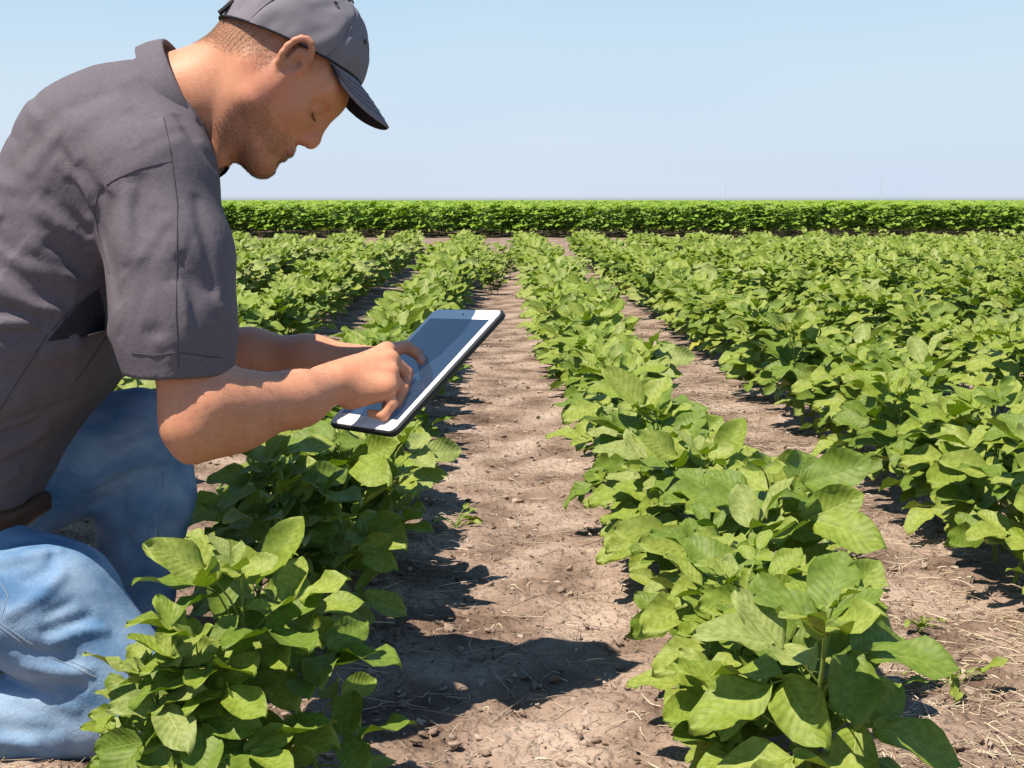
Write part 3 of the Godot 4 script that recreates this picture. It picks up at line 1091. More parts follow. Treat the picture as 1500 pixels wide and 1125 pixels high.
func build_person() -> void:
	var pitch := deg_to_rad(50.0)
	HB = Basis(Vector3(cos(pitch), -sin(pitch), 0), Vector3(sin(pitch), cos(pitch), 0), Vector3(0, 0, 1))
	HB = HB * Basis(Vector3(1, 0, 0), deg_to_rad(-9.0))
	HO = Vector3(-0.2779, 0.8927, -1.9200)
	var man := thing("person", MAN, "man in grey shirt, cap and jeans kneeling on one knee with a tablet", "person")
	var tan := func(p: Vector3) -> Color:
		return skin_colour(p)
	var hf := head_field()
	var hn := hf.net(HO + Vector3(-0.27, -0.20, -0.13), HO + Vector3(0.13, 0.16, 0.13), 0.0030)
	var ra := right_arm_field()
	var rn := ra.net(Vector3(-0.50, 0.36, -2.0), Vector3(-0.085, 0.58, -1.66), 0.0030)
	var la := left_arm_field()
	var ln := la.net(Vector3(-0.50, 0.40, -2.22), Vector3(-0.04, 0.60, -1.92), 0.0040)
	var core := body_core().net(Vector3(-1.05, 0.0, -2.25), Vector3(-0.28, 0.95, -1.62), 0.016)
	var body := part("body", nets_mesh([core, hn, rn, ln], MAN, tan), M.skin, man)
	body.set_meta("label", "tanned neck, face, forearms and hands")
	add_hair(hn, man)
	add_arm_hair([rn, ln], man)
	build_nails(man)
	build_shirt(man)
	build_jeans(man)
	build_cap(man)

func skin_colour(p: Vector3) -> Color:
	var c := Color(0.60, 0.292, 0.182)
	var q := HB.inverse() * (p - HO)
	var n := g_mid.get_noise_3dv(p * 3.0)
	c = c.lerp(Color(0.56, 0.240, 0.140), clampf(0.35 + n * 0.8, 0.0, 1.0) * 0.6)
	if p.distance_to(HO) < 0.2 and p.y > 0.66:
		# ruddier ears and nose, lips
		if q.z > 0.070 or q.z < -0.070:
			c = c.lerp(Color(0.60, 0.235, 0.155), 0.6)
		if q.x > 0.074 and q.y < -0.066 and q.y > -0.089 and absf(q.z) < 0.023:
			c = Color(0.46, 0.185, 0.145)
		if q.x > 0.078 and q.y > -0.056 and q.y < -0.028:
			c = c.lerp(Color(0.62, 0.255, 0.18), 0.5)
		var b := beard(q)
		if b > 0.0:
			c = c.lerp(Color(0.34, 0.185, 0.11), b * (0.40 + 0.6 * n))
		var s := scalp(q)
		if s > 0.0:
			c = c.lerp(Color(0.36, 0.205, 0.13), s * 0.5)
	return c

func beard(q: Vector3) -> float:
	var b := smoothstep(-0.040, -0.066, q.y + 0.28 * q.x - 0.012) * smoothstep(-0.010, 0.010, q.x)
	b *= smoothstep(-0.150, -0.128, q.y)
	# the clean cheek
	b *= 1.0 - 0.9 * smoothstep(0.030, 0.018, Vector2(q.x - 0.052, q.y + 0.044).length())
	if q.x > -0.006 and q.x < 0.02 and q.y > -0.05 and q.y < 0.03:
		b = maxf(b, 0.45)
	return clampf(b, 0.0, 1.0)

func scalp(q: Vector3) -> float:
	# cropped hair below the cap: round the ear and down to the nape
	var edge := q.y - (0.026 + 0.48 * q.x)
	var low := -0.055
	if q.x < -0.020:
		low = lerpf(-0.050, -0.048, clampf((-q.x - 0.02) / 0.08, 0.0, 1.0))
	if q.x > 0.012:
		low = -0.030
	if q.x > 0.036:
		return 0.0
	var s := smoothstep(low - 0.012, low + 0.018, edge)
	return s

func add_hair(hn: Array, man: Node3D) -> void:
	var r := RandomNumberGenerator.new()
	r.seed = 31
	var v: PackedVector3Array = hn[0]
	var idx: PackedInt32Array = hn[1]
	var inv := HB.inverse()
	var hv := PackedVector3Array()
	var hi := PackedInt32Array()
	var bv := PackedVector3Array()
	var bi := PackedInt32Array()
	for t in range(0, idx.size(), 3):
		var a := v[idx[t]]
		var b := v[idx[t + 1]]
		var c := v[idx[t + 2]]
		var q := inv * ((a + b + c) / 3.0 - HO)
		if absf(q.z) > 0.0745 and q.x > -0.04 and q.x < 0.02:
			continue
		var nrm := (b - a).cross(c - a).normalized()
		var s := scalp(q)
		if q.y - (0.026 + 0.48 * q.x) > 0.012:
			s = 0.0
		if s > 0.2:
			for k in 3:
				if r.randf() > s:
					continue
				var w := Vector3(r.randf(), r.randf(), r.randf())
				w /= w.x + w.y + w.z
				var dir := (nrm * 0.55 + HB * Vector3(-0.45, -0.75, 0) + Vector3(r.randfn(0, 0.2), r.randfn(0, 0.2), r.randfn(0, 0.2))).normalized()
				blade(hv, hi, a * w.x + b * w.y + c * w.z - nrm * 0.0005 - MAN, dir, nrm, r.randf_range(0.0016, 0.0036), 0.00018)
		var bd := beard(q)
		if bd > 0.15:
			for k in 3:
				if r.randf() > bd * 0.5:
					continue
				var w := Vector3(r.randf(), r.randf(), r.randf())
				w /= w.x + w.y + w.z
				var dir := (nrm * 0.8 + HB * Vector3(0.1, -0.6, 0) + Vector3(r.randfn(0, 0.3), r.randfn(0, 0.3), r.randfn(0, 0.3))).normalized()
				blade(bv, bi, a * w.x + b * w.y + c * w.z - nrm * 0.0003 - MAN, dir, nrm, r.randf_range(0.0012, 0.0028), 0.00017)
	part("hair", mesh_from(hv, hi), M.hair, man).set_meta("label", "short cropped brown hair under the cap")
	part("stubble", mesh_from(bv, bi), M.stubble, man).set_meta("label", "short brown beard stubble")
	# lashes and eyebrows
	var ev := PackedVector3Array()
	var ei := PackedInt32Array()
	for s in [-1.0, 1.0]:
		for k in 60:
			var t := r.randf()
			var p := hd(lerpf(0.079, 0.062, t * t), 0.012 + 0.004 * sin(t * PI) + r.randf_range(-0.003, 0.003), s * lerpf(0.012, 0.046, t))
			blade(ev, ei, p - MAN, HB * Vector3(0.25, 0.25, s * 0.9), HB * Vector3(1, 0, 0), 0.007, 0.0003)
		for k in 40:
			var t := k / 39.0
			var p := hd(lerpf(0.0712, 0.0675, t), -0.0175 - 0.002 * sin(PI * t), s * lerpf(0.021, 0.042, t))
			blade(ev, ei, p - MAN, HB * Vector3(0.8, -0.5, s * (t - 0.3) * 0.6), HB * Vector3(0, 1, 0), 0.0075, 0.00035)
	part("eyebrows", mesh_from(ev, ei), M.stubble, man)

func blade(v: PackedVector3Array, idx: PackedInt32Array, p: Vector3, dir: Vector3, nrm: Vector3, l: float, w: float) -> void:
	var s := dir.cross(nrm + Vector3(0.01, 0.02, 0.03)).normalized() * w
	var up := s.cross(dir).normalized() * w
	var at := v.size()
	v.append(p + s)
	v.append(p - s * 0.5 + up)
	v.append(p - s * 0.5 - up)
	v.append(p + dir * l)
	idx.append_array([at, at + 1, at + 3, at + 1, at + 2, at + 3, at + 2, at, at + 3])

func add_arm_hair(nets: Array, man: Node3D) -> void:
	# fine fair hair on the outer side of both forearms
	var r := RandomNumberGenerator.new()
	r.seed = 57
	var hv := PackedVector3Array()
	var hi := PackedInt32Array()
	var along := Vector3(0.86, 0.25, -0.45)
	for n in nets:
		var v: PackedVector3Array = n[0]
		var idx: PackedInt32Array = n[1]
		for t in range(0, idx.size(), 3):
			var a := v[idx[t]]
			if a.x > -0.215 or a.x < -0.43 or r.randf() > 0.07:
				continue
			var nrm := (v[idx[t + 1]] - a).cross(v[idx[t + 2]] - a).normalized()
			if nrm.y + nrm.z * 0.6 < -0.35:
				continue
			var dir := (along * 0.8 + nrm * 0.35 + Vector3(r.randfn(0, 0.25), -0.3 + r.randfn(0, 0.25), r.randfn(0, 0.25))).normalized()
			blade(hv, hi, a - MAN, dir, nrm, r.randf_range(0.005, 0.011), 0.00011)
	part("arm_hair", mesh_from(hv, hi), M.hair, man)

func build_nails(man: Node3D) -> void:
	# the nail of the pointing finger
	var tip := Vector3(-0.1058, 0.4970, -1.9475)
	var dip := Vector3(-0.1142, 0.5063, -1.9630)
	var dir := (tip - dip).normalized()
	var nrm := (TN - dir * TN.dot(dir)).normalized()
	nrm = (nrm + Vector3(0.45, 0.1, 0.0)).normalized()
	nrm = (nrm - dir * nrm.dot(dir)).normalized()
	var side := dir.cross(nrm)
	var v := PackedVector3Array()
	var idx := PackedInt32Array()
	for j in 5:
		for i in 5:
			var s := (i - 2) / 2.0
			var t := j / 4.0
			var w := 0.0048 * (0.75 + 0.25 * sin(PI * minf(t + 0.2, 1.0)))
			v.append(tip + dir * (t * 0.0095 - 0.0042) + side * s * w + nrm * (0.0071 - 0.0019 * s * s - 0.0016 * t) - MAN)
	for j in 4:
		for i in 4:
			var a := j * 5 + i
			idx.append_array([a, a + 1, a + 5, a + 1, a + 6, a + 5])
	part("fingernail", mesh_from(v, idx), std(lin(0.58, 0.34, 0.26), 0.45, 0.4), man)

func build_shirt(man: Node3D) -> void:
	var f := shirt_field()
	var plain := shirt_field()
	lay_folds(f, shirt_folds())
	lay_folds(f, drape_folds(), 1.0)
	f.rough = noise(FastNoiseLite.TYPE_SIMPLEX_SMOOTH, 1.0, 3, 61)
	f.rough_amp = 0.0014
	f.rough_scale = Vector3(13, 8, 11)
	var grey := func(_p: Vector3) -> Color:
		return Color.WHITE
	var shirt := part("shirt", field_mesh(f, Vector3(-1.06, 0.20, -2.26), Vector3(-0.33, 0.96, -1.64), 0.0040, MAN, grey), M.shirt, man)
	shirt.set_meta("label", "charcoal grey short-sleeved work shirt")
	# seams
	var seams := [
		[Vector3(-0.4993, 0.7327, -1.7800), Vector3(-0.4722, 0.7459, -1.7600), Vector3(-0.4373, 0.7580, -1.7400), Vector3(-0.3957, 0.7668, -1.7300)],
		[Vector3(-0.3957, 0.7668, -1.7300), Vector3(-0.4036, 0.7929, -1.7500), Vector3(-0.4156, 0.8218, -1.7800)],
		[Vector3(-0.4993, 0.7327, -1.7800), Vector3(-0.5063, 0.7056, -1.7800), Vector3(-0.4980, 0.6718, -1.7700), Vector3(-0.4849, 0.6298, -1.7600)],
		[Vector3(-0.3957, 0.7668, -1.7300), Vector3(-0.3839, 0.7143, -1.7000), Vector3(-0.3844, 0.6496, -1.6900), Vector3(-0.3873, 0.5842, -1.6900), Vector3(-0.3860, 0.5181, -1.6900)],
		[Vector3(-0.4429, 0.5372, -1.6900), Vector3(-0.4159, 0.5339, -1.6900), Vector3(-0.3854, 0.5380, -1.6900), Vector3(-0.3564, 0.5319, -1.7000), Vector3(-0.3389, 0.5280, -1.7200)],
		[Vector3(-0.4996, 0.6115, -1.7800), Vector3(-0.5394, 0.5840, -1.7800), Vector3(-0.5709, 0.5511, -1.7800), Vector3(-0.6032, 0.5032, -1.7800), Vector3(-0.6358, 0.4550, -1.7800)],
		[Vector3(-0.4968, 0.5493, -1.7800), Vector3(-0.5133, 0.5232, -1.7800), Vector3(-0.5389, 0.4900, -1.7800)]]
	for s in seams:
		part("seam", line_strip(f, s, 0.0007, MAN, 0.0), M.seam, shirt)
	build_collar(shirt)
	# dark mesh insert under the arm
	var pts := [Vector3(-0.5058, 0.6081, -1.7800), Vector3(-0.5020, 0.5943, -1.7800), Vector3(-0.4993, 0.5753, -1.7800), Vector3(-0.4965, 0.5562, -1.7800), Vector3(-0.5262, 0.5476, -1.7800), Vector3(-0.5713, 0.5424, -1.7800), Vector3(-0.5476, 0.5719, -1.7800), Vector3(-0.5262, 0.5926, -1.7800)]
	var v := PackedVector3Array()
	var idx := PackedInt32Array()
	var l := f.all()
	var mid := Vector3.ZERO
	for p in pts:
		mid += p / pts.size()
	var steps := 14
	for j in steps + 1:
		for i in pts.size():
			var q := side_on(f, mid.lerp(pts[i], maxf(float(j) / steps, 0.01)))
			v.append(q + f.slope(q, l) * 0.0024 - MAN)
	var m := pts.size()
	for j in steps:
		for i in m:
			var a := j * m + i
			var b := j * m + (i + 1) % m
			idx.append_array([a, a + m, b, b, a + m, b + m])
	part("side_panel", mesh_from(v, idx), M.mesh_panel, shirt).set_meta("label", "black mesh insert below the armhole")

func build_collar(shirt: Node3D) -> void:
	# folded collar standing round the neck, open at the throat
	var c := Vector3(-0.4014, 0.8494, -1.9300)
	var back := (Vector3(-0.4495, 0.9203, -1.9300) - Vector3(-0.4098, 0.8449, -1.9300)).normalized()
	var axis := Vector3(-back.y, back.x, 0) * -1.0
	if axis.x < 0:
		axis = -axis
	var side := Vector3(0, 0, 1)
	var v := PackedVector3Array()
	var idx := PackedInt32Array()
	var n := 56
	var prof := 10
	for i in n + 1:
		var an := lerpf(-PI + 0.16, PI - 0.16, float(i) / n)
		var dir := back * cos(an) * 0.090 + side * sin(an) * 0.092
		var out := (back * cos(an) / 0.090 + side * sin(an) / 0.092).normalized()
		var ft := smoothstep(1.2, 3.0, absf(an))
		var leaf := lerpf(0.036, 0.060, ft)
		var lean := lerpf(0.003, 0.012, ft)
		var wob := 0.0022 * sin(an * 5.0 + 1.0)
		var ring := [[0.000, -0.045], [0.000, -0.018], [-0.001, -0.003], [0.0015, 0.0012], [0.0048, 0.0005], [0.0075, -0.006], [0.0075 + lean * 0.5 + wob, -leaf * 0.55], [0.0075 + lean + wob, -leaf], [0.0040 + lean + wob, -leaf - 0.0012], [0.0030, -0.012]]
		# the band hugs the neck lower at the throat
		var drop := -0.012 * ft
		for k in prof:
			v.append(c + dir + out * float(ring[k][0]) + axis * (float(ring[k][1]) + drop) - MAN)
	for i in n:
		for k in prof:
			var a := i * prof + k
			var b := i * prof + (k + 1) % prof
			idx.append_array([a, b, a + prof, b, b + prof, a + prof])
	part("collar", mesh_from(v, idx), M.shirt, shirt)

func jeans_field() -> Field:
	var f := Field.new()
	f.cap(Vector3(-0.7827, 0.2807, -1.8800), Vector3(-0.7827, 0.2807, -2.0200), 0.118, 0.118, 0.05)
	f.cap(Vector3(-0.7682, 0.3523, -1.9000), Vector3(-0.7682, 0.3523, -2.0000), 0.104, 0.104, 0.05)
	# near leg: thigh forward, knee on the soil, shin folded back
	f.chain([Vector3(-0.7484, 0.2211, -1.8600), Vector3(-0.5998, 0.1758, -1.8350), Vector3(-0.4701, 0.0580, -1.8000)], [0.092, 0.090, 0.0665], 0.03)
	f.chain([Vector3(-0.4701, 0.0561, -1.8000), Vector3(-0.5859, 0.0320, -1.8150), Vector3(-0.8112, 0.0233, -1.8300)], [0.066, 0.062, 0.050], 0.012)
	# far leg: knee up, foot on the soil
	f.chain([Vector3(-0.7913, 0.2813, -2.0300), Vector3(-0.6633, 0.3368, -2.0750), Vector3(-0.5437, 0.3602, -2.1000)], [0.104, 0.092, 0.073], 0.03)
	f.chain([Vector3(-0.5437, 0.3602, -2.1000), Vector3(-0.5384, 0.2804, -2.1050), Vector3(-0.5741, 0.0232, -2.1200)], [0.072, 0.070, 0.056], 0.03)
	f.cut(Vector3(-0.5770, 0.0012, -2.1200), Vector3(0, -1, 0), 0.14)
	return f

func build_jeans(man: Node3D) -> void:
	var f := jeans_field()
	var folds := [
		[[Vector3(-0.6333, 0.2842, -1.7500), Vector3(-0.6070, 0.2931, -1.7500), Vector3(-0.5725, 0.2912, -1.7500)], 0.0066, -0.0060],
		[[Vector3(-0.6385, 0.2647, -1.7500), Vector3(-0.5993, 0.2708, -1.7500), Vector3(-0.5514, 0.2787, -1.7500)], 0.0078, 0.0062],
		[[Vector3(-0.6095, 0.2379, -1.7500), Vector3(-0.5740, 0.2556, -1.7500), Vector3(-0.5642, 0.2841, -1.7500)], 0.0066, -0.0062],
		[[Vector3(-0.6334, 0.1904, -1.7500), Vector3(-0.5842, 0.2199, -1.7500), Vector3(-0.5516, 0.2529, -1.7500)], 0.0078, 0.0052],
		[[Vector3(-0.5908, 0.1678, -1.7500), Vector3(-0.5599, 0.1785, -1.7500), Vector3(-0.5157, 0.1946, -1.7500)], 0.0062, -0.0062],
		[[Vector3(-0.5855, 0.1903, -1.7500), Vector3(-0.5411, 0.2126, -1.7500)], 0.0062, -0.0040],
		[[Vector3(-0.5784, 0.1542, -1.7500), Vector3(-0.5340, 0.1721, -1.7500), Vector3(-0.4991, 0.1720, -1.7500)], 0.0070, 0.0048],
		[[Vector3(-0.6394, 0.1543, -1.7500), Vector3(-0.5962, 0.1452, -1.7500), Vector3(-0.5354, 0.1359, -1.7500)], 0.0074, -0.0060],
		[[Vector3(-0.6145, 0.1271, -1.7500), Vector3(-0.5624, 0.1178, -1.7500), Vector3(-0.5185, 0.1204, -1.7500)], 0.0078, 0.0050],
		[[Vector3(-0.5804, 0.1061, -1.7500), Vector3(-0.5283, 0.0949, -1.7500)], 0.0062, -0.0060],
		[[Vector3(-0.6509, 0.0954, -1.7500), Vector3(-0.5902, 0.0814, -1.7500), Vector3(-0.5381, 0.0675, -1.7500)], 0.0094, 0.0045],
		[[Vector3(-0.6532, 0.0478, -1.7500), Vector3(-0.6096, 0.0403, -1.7500), Vector3(-0.5655, 0.0419, -1.7500)], 0.0086, -0.0045],
		[[Vector3(-0.6542, 0.0266, -1.7500), Vector3(-0.5929, 0.0199, -1.7500)], 0.0078, 0.0040],
		[[Vector3(-0.6046, 0.3365, -1.9800), Vector3(-0.5545, 0.3759, -1.9800), Vector3(-0.4907, 0.4004, -1.9800)], 0.0078, -0.0060],
		[[Vector3(-0.5960, 0.3067, -1.9800), Vector3(-0.5265, 0.3462, -1.9800), Vector3(-0.4678, 0.3560, -1.9800)], 0.0086, 0.0060],
		[[Vector3(-0.5873, 0.2817, -1.9800), Vector3(-0.5277, 0.3115, -1.9800)], 0.0070, -0.0060],
		[[Vector3(-0.4824, 0.3263, -1.9800), Vector3(-0.4948, 0.2465, -1.9800), Vector3(-0.5082, 0.1659, -1.9800)], 0.0070, 0.0050],
		[[Vector3(-0.5376, 0.3065, -1.9800), Vector3(-0.5307, 0.2265, -1.9800), Vector3(-0.5381, 0.1559, -1.9800)], 0.0078, -0.0050],
		[[Vector3(-0.4694, 0.3064, -1.9800), Vector3(-0.4768, 0.2264, -1.9800)], 0.0062, -0.0040]]
	lay_folds(f, folds, 1.7)
	f.rough = noise(FastNoiseLite.TYPE_SIMPLEX_SMOOTH, 1.0, 3, 63)
	f.rough_amp = 0.0016
	f.rough_scale = Vector3(11, 15, 11)
	var wear := noise(FastNoiseLite.TYPE_SIMPLEX_SMOOTH, 14.0, 4, 64)
	var blue := func(p: Vector3) -> Color:
		# stone-washed denim: pale worn patches with a mottled edge on the fronts of the thighs and the seat
		var t := 0.5 + 0.9 * wear.get_noise_3dv(p * Vector3(0.6, 1.0, 0.8))
		return Color(0.095, 0.205, 0.375).lerp(Color(0.330, 0.445, 0.595), clampf(t, 0.0, 1.0))
	var jeans := part("jeans", field_mesh(f, Vector3(-1.12, -0.01, -2.26), Vector3(-0.36, 0.50, -1.68), 0.0043, MAN, blue), M.denim, man)
	jeans.set_meta("label", "washed blue denim jeans")
	for s in [
		[Vector3(-0.6464, 0.1905, -1.7500), Vector3(-0.6043, 0.1588, -1.7500), Vector3(-0.5615, 0.1387, -1.7500), Vector3(-0.5187, 0.1177, -1.7500)],
		[Vector3(-0.6467, 0.1842, -1.7500), Vector3(-0.6046, 0.1524, -1.7500), Vector3(-0.5618, 0.1324, -1.7500), Vector3(-0.5189, 0.1113, -1.7500)],
		[Vector3(-0.4782, 0.3362, -1.9800), Vector3(-0.4889, 0.2465, -1.9800), Vector3(-0.5017, 0.1558, -1.9800)],
		[Vector3(-0.6435, 0.2505, -1.7500), Vector3(-0.6259, 0.2200, -1.7500), Vector3(-0.6360, 0.1904, -1.7500)],
		[Vector3(-0.5958, 0.3244, -1.8000), Vector3(-0.5802, 0.3199, -1.8500), Vector3(-0.5626, 0.3233, -1.9000)]]:
		part("stitching", line_strip(f, s, 0.0006, MAN, 0.0), M.thread, jeans)
	# belt just below the hem of the shirt
	var bf := Field.new()
	bf.cap(Vector3(-0.7827, 0.2807, -1.8800), Vector3(-0.7827, 0.2807, -2.0200), 0.135, 0.135, 0.05)
	bf.cap(Vector3(-0.7682, 0.3523, -1.9000), Vector3(-0.7682, 0.3523, -2.0000), 0.121, 0.121, 0.05)
	bf.cap(Vector3(-0.7579, 0.4022, -1.8850), Vector3(-0.7579, 0.4022, -2.0100), 0.120, 0.120, 0.05)
	bf.cut(Vector3(-0.6774, 0.3136, -1.8800), Vector3(0.10, 1.0, 0.0), 0.6)
	bf.cut(Vector3(-0.6790, 0.2804, -1.8800), Vector3(-0.10, -1.0, 0.0), 0.6)
	var brown := func(_p: Vector3) -> Color:
		return Color.WHITE
	part("belt", field_mesh(bf, Vector3(-1.10, 0.2, -2.2), Vector3(-0.5, 0.42, -1.7), 0.008, MAN, brown), M.belt, man)
	# boots: far one flat under the leaves, near one on its toes behind him
	var b1 := Field.new()
	var g := Vector3(-0.5770, 0.0012, -2.1200)
	b1.chain([g + Vector3(0, 0.03, 0), Vector3(g.x - 0.01, 0.045, g.z), Vector3(g.x + 0.16, 0.036, g.z - 0.01)], [0.048, 0.044, 0.036], 0.03)
	b1.cut(Vector3(g.x, 0.0, g.z), Vector3(0, -1, 0), 0.4)
	part("boot", field_mesh(b1, Vector3(g.x - 0.09, -0.01, g.z - 0.09), Vector3(g.x + 0.23, 0.16, g.z + 0.09), 0.008, MAN, brown), M.boot, man)
	var b2 := Field.new()
	var h := Vector3(-0.8112, 0.0233, -1.8300)
	b2.chain([h, h + Vector3(-0.07, 0.01, 0), h + Vector3(-0.10, -0.02, 0), h + Vector3(-0.05, -h.y + 0.03, 0)], [0.044, 0.044, 0.04, 0.03], 0.03)
	part("boot", field_mesh(b2, h + Vector3(-0.2, -0.1, -0.09), h + Vector3(0.08, 0.1, 0.09), 0.008, MAN, brown), M.boot, man)

func build_cap(man: Node3D) -> void:
	var cap := Node3D.new()
	cap.name = "cap"
	man.add_child(cap)
	cap.set_meta("label", "grey baseball cap with curved brim")
	# crown: six stitched panels, cut along the slanting rim, arched opening at the back
	var c := Vector3(-0.020, 0.020, 0)
	var rr := Vector3(0.101, 0.100, 0.0835)
	var v := PackedVector3Array()
	var idx := PackedInt32Array()
	var na := 120
	var ne := 34
	var nn := noise(FastNoiseLite.TYPE_SIMPLEX_SMOOTH, 22.0, 2, 8)
	for j in ne + 1:
		for i in na:
			var an := TAU * i / na
			var d := Vector3(cos(an), 0, sin(an))
			# elevation of the rim in this direction
			var lo := rim_elev(an)
			var e := lerpf(lo, PI / 2, float(j) / ne)
			var p := cap_point(c, rr, an, e)
			var seam := absf(fposmod(an + TAU / 12.0, TAU / 6.0) - TAU / 12.0)
			var groove := -0.0016 * exp(-pow(seam * maxf(cos(e), 0.05) * 0.095 / 0.0018, 2.0))
			var puff := 0.0020 * cos(seam * 6.0)
			var soft := 0.0045 * nn.get_noise_3dv(p * Vector3(1.0, 0.6, 1.2))
			p += (p - c).normalized() * (groove - puff * -0.4 + soft)
			v.append(HO + HB * p - MAN)
	for j in ne:
		for i in na:
			# leave the arched opening over the strap
			var an := TAU * (i + 0.5) / na
			var away := absf(wrapf(an - PI, -PI, PI))
			var t := (j + 0.5) / ne
			var arch := Vector2(away / 0.36, (t - 0.135) / 0.22)
			if t > 0.135 and arch.length() < 1.0:
				continue
			var a := j * na + i
			var b := j * na + (i + 1) % na
			idx.append_array([a, a + na, b, b, a + na, b + na])
	part("crown", mesh_from(v, idx), M.cap, cap)
	# raised seams between the panels, an eyelet in each
	for s in 6:
		var an := TAU * s / 6.0
		var line := []
		var width := []
		for k in 17:
			var e := lerpf(rim_elev(an), PI / 2 - 0.05, k / 16.0)
			if absf(wrapf(an - PI, -PI, PI)) < 0.1 and k < 7:
				continue
			line.append(HO + HB * cap_point(c, rr * 1.0, an, e) - MAN)
			width.append(0.0013)
		v = PackedVector3Array()
		idx = PackedInt32Array()
		add_tube(v, idx, line, width, 6)
		part("panel_seam", mesh_from(v, idx), M.cap, cap)
		var tor := TorusMesh.new()
		tor.inner_radius = 0.0016
		tor.outer_radius = 0.0034
		tor.rings = 12
		tor.ring_segments = 6
		var ep := cap_point(c, rr * 1.012, an + TAU / 12.0, 0.86)
		part("eyelet", tor, M.seam, cap).transform = Transform3D(frame(HB * Vector3(0.3, 0.1, 0.9), HB * (ep - c).normalized()), HO + HB * ep - MAN)
	# rim tape and the edge of the back opening
	v = PackedVector3Array()
	idx = PackedInt32Array()
	var pts := []
	var rad := []
	for i in na + 1:
		var an := TAU * i / na
		pts.append(HO + HB * cap_point(c, rr * 1.004, an, rim_elev(an)) - MAN)
		rad.append(0.0017)
	add_tube(v, idx, pts, rad, 6)
	part("rim_binding", mesh_from(v, idx), M.cap_under, cap)
	v = PackedVector3Array()
	idx = PackedInt32Array()
	pts = []
	rad = []
	for i in 25:
		var t := PI * i / 24.0
		var an := PI + cos(t) * 0.36
		var k := 0.135 + sin(t) * 0.22
		pts.append(HO + HB * cap_point(c, rr * 1.006, an, lerpf(rim_elev(an), PI / 2, k)) - MAN)
		rad.append(0.0022)
	add_tube(v, idx, pts, rad, 6)
	part("opening_binding", mesh_from(v, idx), M.cap, cap)
	# strap keeper and top button
	var k0 := HO + HB * cap_point(c, rr * 1.01, PI - 0.42, lerpf(rim_elev(PI - 0.42), PI / 2, 0.06)) - MAN
	var bm := BoxMesh.new()
	bm.size = Vector3(0.004, 0.026, 0.006)
	var kp := part("strap_buckle", bm, M.cap_under, cap)
	kp.transform = Transform3D(HB * Basis(Vector3(0, 1, 0), -0.4), k0)
	var sm := SphereMesh.new()
	sm.radius = 0.007
	sm.height = 0.007
	part("top_button", sm, M.cap, cap).transform = Transform3D(HB, HO + HB * Vector3(-0.02, 0.122, 0) - MAN)
	# brim: an arched visor with thickness, a fine row of stitches
	v = PackedVector3Array()
	idx = PackedInt32Array()
	var nu := 28
	var nv := 14
	for layer in 2:
		for j in nv + 1:
			for i in nu + 1:
				v.append(HO + HB * brim_point(i / float(nu) * 2.0 - 1.0, j / float(nv), -0.0030 * layer) - MAN)
	var per := (nu + 1) * (nv + 1)
	for j in nv:
		for i in nu:
			var a := j * (nu + 1) + i
			idx.append_array([a, a + 1, a + nu + 1, a + 1, a + nu + 2, a + nu + 1])
	for j in nv:
		for i in [0, nu]:
			var a: int = j * (nu + 1) + i
			var b: int = a + nu + 1
			idx.append_array([a, b, a + per, b, b + per, a + per])
	for i in nu:
		var a := nv * (nu + 1) + i
		idx.append_array([a, a + 1, a + per, a + 1, a + 1 + per, a + per])
	part("brim", mesh_from(v, idx), M.cap, cap)
	v = PackedVector3Array()
	idx = PackedInt32Array()
	for j in nv + 1:
		for i in nu + 1:
			v.append(HO + HB * brim_point((i / float(nu) * 2.0 - 1.0) * 0.985, j / float(nv) * 0.985, -0.0036) - MAN)
	for j in nv:
		for i in nu:
			var a := j * (nu + 1) + i
			idx.append_array([a, a + nu + 1, a + 1, a + 1, a + nu + 1, a + nu + 2])
	part("brim_lining", mesh_from(v, idx), M.cap_under, cap)
	for q in [0.28, 0.46, 0.64, 0.82]:
		v = PackedVector3Array()
		idx = PackedInt32Array()
		pts = []
		rad = []
		for i in nu + 1:
			pts.append(HO + HB * brim_point((i / float(nu) * 2.0 - 1.0) * 0.97, q, 0.0002) - MAN)
			rad.append(0.0005)
		add_tube(v, idx, pts, rad, 4)
		part("stitching", mesh_from(v, idx), M.seam, cap)

func cap_point(c: Vector3, rr: Vector3, an: float, e: float) -> Vector3:
	var k := cos(e)
	# a structured front: fuller above the brim
	var full := 1.0 + 0.015 * maxf(cos(an), 0.0) * sin(clampf(e, 0.0, PI / 2) * 2.0)
	return c + Vector3(cos(an) * k * rr.x, sin(e) * rr.y, sin(an) * k * rr.z) * full

func rim_elev(an: float) -> float:
	# the rim lies in a plane that rises towards the brow
	var lo := -1.2
	var hi := 1.2
	for s in 24:
		var m := (lo + hi) * 0.5
		var p := Vector3(-0.020, 0.020, 0) + Vector3(cos(an) * cos(m) * 0.101, sin(m) * 0.100, 0)
		if p.y < 0.024 + 0.48 * p.x:
			lo = m
		else:
			hi = m
	return lo

func brim_point(s: float, t: float, lift: float) -> Vector3:
	# s from one temple to the other, t from the crown outwards
	var an := s * 0.98
	var e := rim_elev(an)
	var root := cap_point(Vector3(-0.020, 0.020, 0), Vector3(0.100, 0.099, 0.0825), an, e)
	var reach := 0.069 * sqrt(maxf(1.0 - pow(absf(s), 2.6), 0.0))
	var out := root + Vector3(reach * t, 0, 0)
	# arched across, dipping a little to the front
	out.z *= 1.0 - 0.06 * t
	var tt := t * reach / 0.069
	out.y += -0.002 * tt - 0.005 * tt * tt - 4.4 * out.z * out.z * tt + lift
	return out

